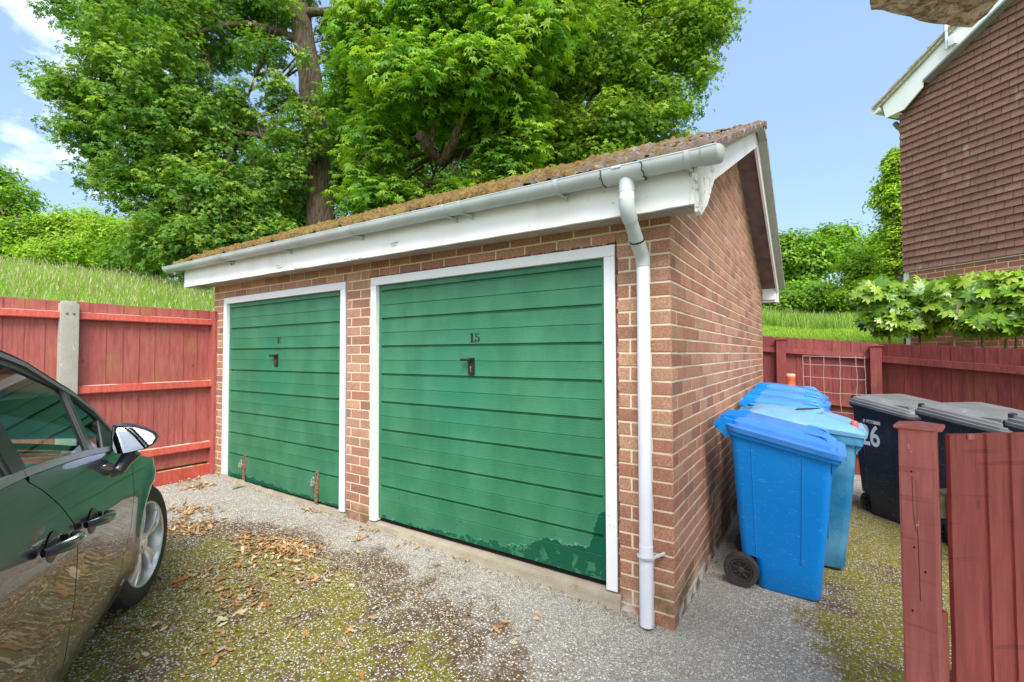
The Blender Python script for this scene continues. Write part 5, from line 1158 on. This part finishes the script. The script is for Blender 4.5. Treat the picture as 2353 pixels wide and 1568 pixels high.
def t_simple():
    return [(0, 0, 0), (.5, -.28, .08), (1, 0, -.05), (.5, .28, .08), (-.1, 0, 0), (-.55, -.28, .06), (-1, 0, -.1), (-.55, .28, .06)], [(0, 1, 2), (0, 2, 3), (4, 5, 6), (4, 6, 7)]
def crown(name, blobs, n, tmpl, size, pal, parent, seed, clump=.45, flat=.55, mat='leaf', up_=.8, shell=.55, per=26, cullf=None):
    """leaves gathered in clumps scattered through several ellipsoids; blobs: (centre, rx, ry, rz, weight)"""
    rs = np.random.RandomState(seed); wts = np.array([b[1]*b[2]*b[3]*b[4] for b in blobs])**.75; wts /= wts.sum(); nc = n//per
    bi = rs.choice(len(blobs), nc, p=wts); d = rs.normal(size=(nc, 3)); d /= np.linalg.norm(d, axis=1, keepdims=True); r = shell+(1-shell)*rs.rand(nc); r = np.where(rs.rand(nc) < .22, r*rs.rand(nc), r)
    Cc = np.array([b[0][:] for b in blobs])[bi]; Rr = np.array([b[1:4] for b in blobs])[bi]; cc = Cc+d*r[:, None]*Rr
    cs_ = clump*rs.uniform(.55, 1.35, nc); pi_ = np.repeat(np.arange(nc), per); e = rs.normal(size=(len(pi_), 3)); e /= np.linalg.norm(e, axis=1, keepdims=True); er = rs.rand(len(pi_))**.45
    off = e*er[:, None]*cs_[pi_][:, None]; off[:, 2] *= flat; P = cc[pi_]+off
    N = e*.55+d[pi_]*.35+np.array([0, 0, up_])+rs.normal(size=P.shape)*.42
    pal = np.array(pal); cl = pal[rs.randint(len(pal), size=nc)]*rs.uniform(.80, 1.22, (nc, 1)); col = cl[pi_]*rs.uniform(.78, 1.25, (len(pi_), 1))
    if cullf is not None: k = cullf(P); P, N, col = P[k], N[k], col[k]
    V, F = tmpl; return leaf_mesh(name, P, N, size*rs.uniform(.65, 1.25, len(P)), V, F, col, M[mat], parent, seed+1)
def bl(x, y, r, d, ry=None, w=1.0, dz=None):
    """ellipsoid centred at a photo position and depth; r in photo pixels"""
    c = at(x, y, d); R1 = r/1067.72*d; return (c, R1, R1*(dz or .9), (ry or r)/1067.72*d, w)
def limb(mb, pts, r0, r1, seed=0, seg=10, jit=.25):
    rn = random.Random(seed); P = [Vector(p) for p in pts]; out_ = []; n = len(P)
    for i in range(n-1):
        for k in range(5):
            t = k/5; q = P[i].lerp(P[i+1], t); out_.append(q)
    out_.append(P[-1]); m_ = len(out_); R = [(r0+(r1-r0)*i/(m_-1)) for i in range(m_)]
    out_ = [q+Vector((rn.uniform(-1, 1), rn.uniform(-1, 1), rn.uniform(-1, 1)))*R[i]*jit for i, q in enumerate(out_)]
    mb.tube(out_, R, seg)
def twigs(mb, blobs, root, n, seed, r=.03):
    rn = random.Random(seed)
    for i in range(n):
        b_ = blobs[rn.randrange(len(blobs))]; d = Vector((rn.gauss(0, 1), rn.gauss(0, 1), rn.gauss(0, 1))).normalized(); e = b_[0]+Vector((d.x*b_[1], d.y*b_[2], d.z*b_[3]))*.85; s = root.lerp(b_[0], rn.uniform(.2, .7))
        m_ = s.lerp(e, .5)+Vector((rn.uniform(-.3, .3), rn.uniform(-.3, .3), rn.uniform(0, .4))); mb.tube([s, m_, e], [r, r*.6, r*.25], 6)
def tz(p): return float(terr(p.x, p.y))

# oak with the thick trunk
OAKP = [(.15, .31, .04), (.21, .38, .05), (.11, .25, .045), (.30, .44, .06)]
oak = empty('oak_tree', 'tall oak behind the garage with thick bare trunk and foliage spreading left', 'tree', tuple(at(738, 520, 12)))
def C(o, name, mb, mat, smooth=0, local=True):
    """builds in world space, then parents keeping the place"""
    q = mb.build(name, mat, None, smooth=smooth) if isinstance(mb, MB) else mb
    q.parent = o; q.matrix_parent_inverse = Matrix.Translation(-Vector(o.location)); return q
b = MB(); base = at(742, 540, 12); base.z = tz(base)-.3
limb(b, [base, at(738, 500, 12), at(728, 330, 12), at(712, 180, 12.1), at(695, 70, 12.2), at(680, -60, 12.4), at(640, -330, 12.8)], .37, .20, 1, 18, .06)
limb(b, [at(700, 100, 12.2), at(640, 72, 12.1), at(570, 55, 11.9), at(500, 62, 11.6), at(430, 85, 11.3), at(330, 70, 11)], .11, .03, 2)
limb(b, [at(700, 150, 12.2), at(660, 110, 12.6), at(590, 95, 12.9), at(520, 120, 13)], .06, .02, 3)
limb(b, [at(705, 30, 12.2), at(760, 25, 12.0), at(840, 5, 11.8)], .12, .05, 4)
limb(b, [at(700, 60, 12.2), at(650, -20, 12.1), at(560, -60, 12)], .16, .06, 5)
limb(b, [at(725, 300, 12), at(640, 320, 11.8), at(520, 300, 11.4), at(380, 330, 11)], .10, .03, 6)
limb(b, [at(722, 250, 12), at(660, 200, 11.7), at(600, 190, 11.4)], .07, .03, 7)
limb(b, [at(735, 440, 12), at(640, 430, 11.5), at(520, 440, 11)], .07, .02, 8)
OB = [bl(330, 170, 140, 11), bl(205, 225, 95, 10.8, 75), bl(110, 190, 50, 10.6, 42, .8), bl(420, 60, 140, 12, 90), bl(560, 60, 110, 12.6, 70, .5), bl(230, 60, 90, 11.2, 70, .8), bl(330, 320, 140, 11), bl(185, 300, 70, 10.7, 50), bl(235, 400, 65, 10.8, 60), bl(450, 330, 140, 11.6),
      bl(560, 270, 95, 12.2, 80, .6), bl(400, 460, 130, 11, 110), bl(510, 480, 130, 11, 100), bl(610, 430, 85, 11.6, 80), bl(620, 540, 80, 11, 55), bl(480, 560, 120, 10.4, 60), bl(370, 560, 90, 10.2, 70), bl(645, 330, 60, 11.2, 60, .7), bl(700, 270, 45, 11.2, 40, .6), bl(690, 395, 35, 11.3, 50, .5), bl(600, 130, 75, 11.8, 40, .5), bl(640, 10, 50, 11.6, 30, .5), bl(775, 90, 50, 12.6, 80, .8), bl(640, 215, 55, 11.6, 40, .8), bl(745, 235, 30, 11.4, 25, .5), bl(728, 320, 42, 11.3, 45, .8), bl(700, 130, 30, 11.5, 25, .4), bl(610, -20, 130, 12.4, 60), bl(160, 25, 70, 11.4, 45, .6), bl(320, -60, 160, 12, 70)]
twigs(b, OB, at(560, 250, 11.8), 90, 11, .035); C(oak, 'trunk', b, M['bark'], 60)
C(oak, 'crown', crown('crown', OB, 98000, t_oak(), .062, OAKP, None, 21, .27, .6, per=24), None)

# horse chestnut in the middle
CHP = [(.18, .37, .03), (.25, .44, .035), (.12, .28, .03), (.34, .51, .05)]
ch = empty('chestnut_tree', 'bright green horse chestnut with large drooping leaves above the garage roof', 'tree', tuple(at(1130, 520, 10.6)))
b = MB(); base = at(1140, 520, 10.8); base.z = tz(base)-.3
limb(b, [base, at(1132, 420, 10.8), at(1128, 300, 10.8), at(1120, 150, 10.9), at(1090, 0, 11), at(1060, -300, 11.4)], .30, .14, 21, 16)
limb(b, [at(1130, 330, 10.8), at(1060, 350, 10.3), at(1018, 372, 9.7), at(985, 345, 9.3), at(965, 310, 9)], .10, .10, 22)
limb(b, [at(1005, 365, 9.6), at(1018, 372, 9.6), at(1040, 335, 9.3), at(1050, 300, 9.1), at(1070, 260, 9)], .12, .05, 23)
limb(b, [at(990, 340, 9.3), at(1000, 270, 9.1), at(1000, 180, 9.1)], .06, .03, 26)
limb(b, [at(1130, 440, 10.8), at(1050, 430, 10.2), at(960, 415, 9.6)], .07, .03, 24); limb(b, [at(1120, 200, 10.9), at(1010, 120, 10.2), at(900, 100, 9.8)], .10, .03, 25)
CB = [bl(930, 170, 120, 9.4, 80), bl(1010, 40, 130, 9.8, 80), bl(870, 60, 110, 10.2, 80), bl(1010, 215, 150, 8.9, 58, 1.3), bl(1090, 185, 130, 8.9, 60), bl(1180, 110, 120, 9.2, 75), bl(1270, 40, 90, 9.6, 60), bl(860, 330, 90, 9.6, 75), bl(830, 440, 70, 9.6, 50), bl(880, 455, 75, 9.4, 35), bl(1040, 455, 90, 9.6, 25), bl(1160, 425, 90, 9.6, 40), bl(1180, 360, 80, 9.6, 70), bl(1160, 250, 90, 9.4, 60), bl(800, 200, 70, 11.2, 110, .8), bl(1130, -30, 160, 10, 60), bl(880, 300, 100, 11.2, 110, .6), bl(1090, 290, 90, 11.4, 80, .5), bl(1100, 480, 160, 10.5, 40), bl(900, 490, 120, 10.4, 40)]
twigs(b, CB, at(1100, 200, 10.4), 60, 31, .035); C(ch, 'trunk', b, M['bark'], 60)
C(ch, 'crown', crown('crown', CB, 19500, t_chestnut(), .155, CHP, None, 41, .48, .5, up_=1.3, per=16), None)

# finer leaved tree on the right of the group
SYP = [(.19, .34, .03), (.26, .41, .035), (.13, .26, .03), (.34, .47, .05)]
sy = empty('sycamore_tree', 'light-leaved tree on the right of the group, its branches ending against blue sky', 'tree', tuple(at(1330, 480, 12.5)))
b = MB(); base = at(1330, 470, 12.5); base.z = tz(base)-.3
limb(b, [base, at(1320, 330, 12.5), at(1315, 150, 12.5), at(1330, 0, 12.6), at(1340, -250, 12.8)], .26, .12, 51, 14)
limb(b, [at(1230, 285, 12.0), at(1290, 310, 11.6), at(1370, 325, 11.3), at(1450, 320, 11.2)], .10, .04, 52); limb(b, [at(1322, 60, 12.4), at(1400, 90, 12), at(1440, 160, 11.8), at(1520, 210, 11.6), at(1600, 190, 11.4)], .09, .02, 53); limb(b, [at(1320, 180, 12.4), at(1400, 230, 12), at(1470, 240, 11.8)], .07, .02, 54); limb(b, [at(1330, 10, 12.5), at(1450, 0, 12.3), at(1600, 30, 12)], .08, .02, 55)
SB = [bl(1350, 120, 120, 11.4, 100), bl(1450, 180, 110, 11.6, 85), bl(1540, 90, 95, 11.4, 80), bl(1610, 60, 70, 11.4, 70), bl(1400, 300, 100, 11.2, 70), bl(1290, 320, 90, 11.4, 70), bl(1490, 290, 75, 11.2, 50), bl(1610, 165, 45, 11.2, 45, .7), bl(1660, 25, 50, 11.4, 35, .35), bl(1540, 240, 60, 11.3, 45, .8), bl(1230, 400, 90, 12, 60), bl(1350, 370, 90, 11.2, 40), bl(1240, 200, 110, 12.5, 110), bl(1340, -20, 160, 12.2, 60), bl(1520, -20, 140, 12, 60), bl(1560, 320, 35, 11.2, 20, .5)]
twigs(b, SB, at(1360, 150, 12), 70, 61, .03); C(sy, 'trunk', b, M['bark'], 60)
C(sy, 'crown', crown('crown', SB, 56000, t_oak(), .068, SYP, None, 71, .38, .55, per=20), None)

# trees and shrubs further back
def bush(name, label, cat, blobs, n, size, pal, seed, clump=.5, group=None, trunk=True, tmpl=None):
    c = blobs[0][0]; gz0 = tz(c); o = empty(name, label, cat, (c.x, c.y, gz0), group=group)
    b = MB(); rt_ = Vector((c.x, c.y, gz0-.2)); limb(b, [rt_, rt_.lerp(c, .5), c], .16, .07, seed, 10); twigs(b, blobs, c, 14, seed, .04); C(o, 'trunk', b, M['bark'], 60)
    C(o, 'crown', crown('crown', blobs, n, tmpl or t_simple(), size, pal, None, seed, clump, .6, per=20), None); return o
DK = [(.10, .23, .025), (.14, .29, .03), (.12, .26, .03)]; LT = [(.33, .52, .04), (.42, .58, .06), (.25, .44, .035)]; MD = [(.22, .40, .035), (.29, .47, .05), (.17, .34, .03)]  # DK: woodland greens darkened, leaf colour carries the shade inside the crowns
bush('far_tree', 'leafy tree at the far left edge above the meadow', 'tree', [bl(10, 480, 75, 17, 70), bl(-40, 440, 80, 17, 70), bl(50, 540, 60, 16, 45), bl(-60, 560, 110, 16, 60)], 9000, .15, MD, 81)
bush('hedge_shrub', 'yellow-green shrub between the far left tree and the oak', 'shrub', [bl(190, 530, 80, 17, 45), bl(120, 545, 60, 16.5, 50), bl(260, 545, 70, 16, 50), bl(180, 590, 120, 15.5, 40)], 12000, .13, LT, 82)
bush('hedge_shrub', 'deeper green shrub in the hedge under the oak foliage', 'shrub', [bl(360, 580, 90, 14.5, 60), bl(450, 600, 80, 13.5, 50), bl(290, 600, 60, 14, 35), bl(400, 540, 80, 15, 60)], 12000, .13, MD, 83)
bush('far_tree', 'dark woodland tree seen behind the thick oak trunk', 'tree', [bl(700, 430, 120, 18, 130), bl(620, 500, 100, 17, 80), bl(790, 330, 100, 18, 120), bl(560, 560, 120, 16, 50)], 15000, .17, DK, 84, .7)
bush('far_tree', 'dark woodland tree seen through the chestnut and sycamore branches', 'tree', [bl(1000, 330, 180, 18, 150), bl(1200, 300, 160, 18, 140), bl(1340, 400, 140, 17, 60), bl(1100, 470, 200, 16, 50), bl(900, 420, 120, 17, 90)], 24000, .17, DK, 85, .7)
bush('far_tree', 'airy green tree beyond the lawn, just right of the garage verge', 'tree', [bl(1850, 600, 60, 22, 65), bl(1800, 590, 45, 22, 55), bl(1905, 570, 50, 23, 55), bl(1940, 545, 35, 23, 30), bl(1830, 680, 80, 21, 35)], 13000, .20, MD, 86, .55)
bush('far_tree', 'rounded bright tree between the lawn and the tile-hung house', 'tree', [bl(1990, 620, 55, 17, 55), bl(2040, 590, 55, 17.5, 65), bl(2020, 680, 75, 16.5, 45), bl(1960, 680, 45, 16.5, 30)], 15000, .14, [(.22, .40, .02), (.30, .48, .03), (.38, .54, .05)], 87, .4)
bush('far_tree', 'tall narrow conifer-like tree rising beside the corner of the house', 'tree', [bl(2060, 380, 30, 15, 40), bl(2055, 450, 42, 15, 45), bl(2062, 520, 40, 15, 50), bl(2070, 600, 45, 15, 60)], 9000, .12, [(.32, .50, .03), (.42, .58, .05)], 88, .3)
bush('hedge_shrub', 'low pale shrub at the back edge of the lawn', 'shrub', [bl(1790, 700, 60, 19, 30), bl(1880, 690, 60, 19, 35), bl(1960, 705, 50, 19, 25)], 9000, .15, MD, 89, .4)

# fatsia bushes in front of the house
def fatsia(label, blobs, n, seed, roots):
    c = blobs[0][0]; o = empty('fatsia_bush', label, 'shrub', (c.x, c.y, 0), group='big-leaved bushes behind the dark red fence'); b = MB(); rn = random.Random(seed)
    for (x0, x1, y1) in roots:
        d = 6.3 if x0 < 2150 else 5.5; p0 = at(x0, 830, d); p0.z = .9; limb(b, [p0, at(x0+(x1-x0)*.35, 760, d), at(x1, y1, d)], .017, .010, rn.randrange(999), 8)
    C(o, 'stem', b, M['stem'], 60)
    rs = np.random.RandomState(seed); P, N = [], []
    for k in range(n):
        q = blobs[rs.choice(len(blobs))]; d = rs.normal(size=3); d /= np.linalg.norm(d); r = rs.uniform(.35, 1.0); P.append([q[0][i]+d[i]*q[1+i]*r for i in range(3)]); N.append([d[0]*.8+rs.normal()*.55, d[1]*.8+rs.normal()*.55-.35, .8+rs.normal()*.45])
    pal = np.array([(.18, .33, .02), (.25, .41, .03), (.11, .23, .02), (.33, .46, .05)]); V, F = t_fatsia()
    q = leaf_mesh('foliage', np.array(P), np.array(N), rs.uniform(.07, .15, n), V, F, pal[rs.randint(4, size=n)]*rs.uniform(.8, 1.2, (n, 1)), M['leafgloss'], None, seed); C(o, 'foliage', q, None)
fatsia('big-leaved fatsia bush left of the house corner with thin bare stems', [bl(2060, 690, 75, 6.4, 50), bl(2015, 675, 50, 6.4, 34), bl(2110, 685, 55, 6.3, 45), bl(2040, 730, 55, 6.3, 38), bl(2130, 730, 45, 6.2, 42), bl(2075, 745, 60, 6.2, 30)], 1300, 91, [(2050, 2030, 700), (2075, 2090, 690), (2110, 2120, 700)])
fatsia('wide pale-leaved fatsia bush in front of the house brickwork', [bl(2200, 685, 75, 5.8, 50), bl(2280, 680, 70, 5.5, 52), bl(2350, 680, 75, 5.2, 55), bl(2240, 725, 70, 5.6, 36), bl(2330, 725, 65, 5.2, 40), bl(2430, 690, 80, 4.9, 55), bl(2290, 745, 90, 5.3, 26)], 1900, 92, [(2190, 2200, 700), (2300, 2340, 700), (2320, 2370, 700), (2255, 2262, 710)])

# grass ----------------------------------------------------------
def grass(name, label, regs, pal, seed, h0, h1, width, lean=.35, heads=0.0, kind='stuff'):
    rs = np.random.RandomState(seed); V, F, C_ = [], [], []; Ps = []
    for (fn, n) in regs: Ps.append(fn(rs, n))
    P = np.concatenate(Ps); n = len(P); P = np.c_[P, terr(P[:, 0], P[:, 1])-.03]; a = rs.uniform(0, 6.28, n); H = rs.uniform(h0, h1, n); ln = rs.uniform(.1, 1, n)*lean; wv = np.c_[-np.sin(a), np.cos(a), np.zeros(n)]; dv_ = np.c_[np.cos(a), np.sin(a), np.zeros(n)]
    W_ = width*rs.uniform(.6, 1.3, n); rows = []
    for t, wk in ((0, 1), (.5, .75), (.85, .4), (1, .04)):
        c = P+dv_*(ln*H*t**1.8)[:, None]+np.array([0, 0, 1])*(H*(t-.12*ln*t*t))[:, None]; rows += [c-wv*(W_*wk)[:, None], c+wv*(W_*wk)[:, None]]
    Vv = np.stack(rows, 1); F1 = np.array([(0, 1, 3, 2), (2, 3, 5, 4), (4, 5, 7, 6)]); Ff = F1[None]+(np.arange(n)*8)[:, None, None]
    pal = np.array(pal); col = pal[rs.randint(len(pal), size=n)]*rs.uniform(.8, 1.2, (n, 1)); Cc = np.repeat(col[:, None], 8, 1); Vv = Vv.reshape(-1, 3); Ff = Ff.reshape(-1, 4); Cc = Cc.reshape(-1, 3)
    if heads:
        k = rs.rand(n) < heads; T_ = P[k]+dv_[k]*(ln*H)[k][:, None]+np.array([0, 0, 1])*(H*(1-.12*ln))[k][:, None]; m_ = len(T_); L_ = rs.uniform(.04, .10, m_); w2 = wv[k]*.007; ax = dv_[k]*.35+np.array([0, 0, 1]); q = np.stack([T_-ax*L_[:, None]*.3, T_-w2+ax*L_[:, None]*.2, T_+ax*L_[:, None], T_+w2+ax*L_[:, None]*.2], 1); hc = np.array([(.60, .52, .32), (.66, .60, .36), (.55, .44, .34)])[rs.randint(3, size=m_)]
        b0 = len(Vv); Vv = np.r_[Vv, q.reshape(-1, 3)]; Ff = np.r_[Ff, (np.array([(0, 1, 2, 3)])[None]+(np.arange(m_)*4)[:, None, None]).reshape(-1, 4)+b0]; Cc = np.r_[Cc, np.repeat(hc, 4, 0)]
    o = np_mesh(name, Vv, Ff, M['grass'], None, Cc); return tag(o, label, 'grass', kind=kind)
def rect(x0, x1, y0, y1): return lambda rs, n: np.c_[rs.uniform(x0, x1, n), rs.uniform(y0, y1, n)]
GP = [(.34, .56, .07), (.42, .62, .12), (.52, .66, .22), (.26, .47, .05)]
grass('meadow_grass', 'tall seeding grass on the bank behind the left fence', [(rect(-11, -5.6, -4, 5), 80000), (rect(-18, -11, -6, 9), 90000)], GP, 101, .18, .66, .0052, .85, .17)
grass('meadow_grass', 'unmown grass at the back of the lawn right of the garage', [(rect(-6, 5, 14.5, 19), 26000)], [(.24, .42, .05), (.33, .50, .09), (.42, .55, .14)], 102, .15, .60, .010, .6, .08)
grass('lawn_grass', 'short mown grass rising behind the dark red fence', [(rect(-2.5, 3.5, 5.6, 15), 50000)], [(.36, .52, .06), (.43, .58, .09), (.30, .46, .05)], 103, .05, .12, .008, .5)

# fallen leaves, pebbles, moss on the concrete
def litter(name, label, P, size, pal, seed):
    rs = np.random.RandomState(seed); n = len(P); Z = gh(P[:, 0], P[:, 1])+.006+rs.uniform(0, .010, n); V = [(-1, 0, .10), (-.55, -.34, .0), (-.30, -.20, .02), (.05, -.52, .03), (.20, -.24, .0), (.62, -.36, .10), (1, 0, .22), (.60, .34, .02), (.20, .25, .03), (0, .50, .12), (-.3, .20, .02), (-.55, .32, .08), (0, 0, -.02)]
    F = [(i, (i+1) % 12, 12) for i in range(12)]; N = np.c_[rs.normal(size=(n, 2))*.35, np.ones(n)]; pal = np.array(pal)
    return tag(leaf_mesh(name, np.c_[P, Z], N, size*rs.uniform(.5, 1.3, n), V, F, pal[rs.randint(len(pal), size=n)]*rs.uniform(.75, 1.2, (n, 1)), M['dry'], None, seed), label, 'leaves', kind='stuff')
rs = np.random.RandomState(5)
def clus(cx, cy, sx, sy, n): return np.c_[rs.normal(cx, sx, n), rs.normal(cy, sy, n)]
def gp(x, y):
    d = at(x, y, 1)-CAM; t = (.03-CAM.z)/d.z; p = CAM+d*t; return p.x, p.y
spots = [(455, 1135, .06, 40), (440, 1190, .10, 60), (415, 1230, .10, 60), (470, 1225, .08, 40), (560, 1250, .07, 30), (640, 1265, .12, 90), (700, 1275, .08, 70), (600, 1270, .08, 60), (720, 1190, .03, 14), (530, 1310, .05, 16), (560, 1380, .07, 30), (500, 1360, .10, 30), (450, 1340, .12, 34), (640, 1330, .15, 30), (820, 1250, .04, 8), (700, 1330, .12, 20), (430, 1125, .08, 24), (380, 1110, .05, 14), (540, 1450, .12, 26), (330, 1460, .12, 18), (850, 1230, .05, 10), (1130, 1310, .03, 7), (940, 1255, .06, 8), (1700, 1240, .04, 8), (1110, 1400, .25, 10), (760, 1450, .25, 16), (700, 1520, .3, 12), (1640, 1230, .06, 10)]
P = np.concatenate([clus(*gp(x, y), s, s*.8, n) for x, y, s, n in spots]); k = (P[:, 1] < -.03) | (P[:, 0] > .03)
P = np.r_[P, P+rs.normal(0, .06, P.shape)*[1, .8]]; k = (P[:, 1] < -.05) | (P[:, 0] > .03)
litter('fallen_leaves', 'dry tan and orange leaves scattered over the mossy concrete', P[k], .022, [(.52, .32, .15), (.60, .42, .24), (.50, .22, .07), (.46, .26, .12), (.66, .52, .34), (.34, .19, .09)], 7)
P = np.r_[np.c_[rs.uniform(-4.8, -.1, 420), rs.normal(-.055, .022, 420)], np.c_[rs.uniform(-3.0, .2, 260), rs.uniform(-1.9, -.3, 260)], np.c_[rs.normal(.05, .02, 60), rs.uniform(.1, 1.5, 60)]]; P = P[(P[:, 1] < -.03) | (P[:, 0] > .02)]
litter('leaf_debris', 'small brown leaf crumbs along the foot of the garage doors', P, .0085, [(.30, .17, .08), (.42, .28, .15), (.20, .11, .05), (.50, .36, .22), (.36, .15, .05)], 8)
for (x, y, sz, c, nm, lb) in ((415, 1348, .055, (.62, .19, .03), 'orange_leaf', 'single bright orange leaf on the moss beside the car wheel'), (545, 1140, .060, (.20, .30, .05), 'green_leaf', 'flattened green weed leaf near the left garage door'), (512, 1435, .042, (.55, .62, .33), 'pale_green_leaf', 'pale green fallen leaf on the moss in front of the car'), (822, 1278, .03, (.45, .52, .12), 'small_green_leaf', 'small yellow-green leaf on bare concrete near the pier')):
    x_, y_ = gp(x, y); V = [(-1, 0, .10), (-.55, -.34, .0), (-.2, -.20, .02), (.05, -.55, .03), (.20, -.24, .0), (.62, -.36, .10), (1, 0, .16), (.60, .34, .02), (.20, .25, .03), (0, .50, .12), (-.3, .20, .02), (-.55, .32, .08), (0, 0, -.02)]
    rn = random.Random(x); b = MB(); a = rn.uniform(0, 6.28); z0 = float(gh(x_, y_))+.016; b.col = c+(1,)
    b.mesh([Vector((x_+(v[0]*math.cos(a)-v[1]*math.sin(a))*sz, y_+(v[0]*math.sin(a)+v[1]*math.cos(a))*sz, z0+v[2]*sz)) for v in V], [(i, (i+1) % 12, 12) for i in range(12)]); tag(b.build(nm, M['dry']), lb, 'leaf')
n = 15000; P = np.c_[rs.uniform(-3.2, 1.2, n), rs.uniform(-2.2, -.05, n)]; k = rs.rand(n) < np.clip(-.1-P[:, 1]*.75, .05, 1); P = P[k]; Z = gh(P[:, 0], P[:, 1])
cc = np.array([(.55, .53, .47), (.42, .40, .35), (.64, .62, .58), (.30, .28, .25)])[rs.randint(4, size=len(P))]
tag(blob_scatter('pebbles', np.c_[P, Z+.001], rs.uniform(.0018, .0055, len(P)), cc*rs.uniform(.8, 1.15, (len(P), 1)), M['pebble'], None, 6, .55, .18), 'loose pale pebbles set in the worn concrete', 'pebbles', kind='stuff')
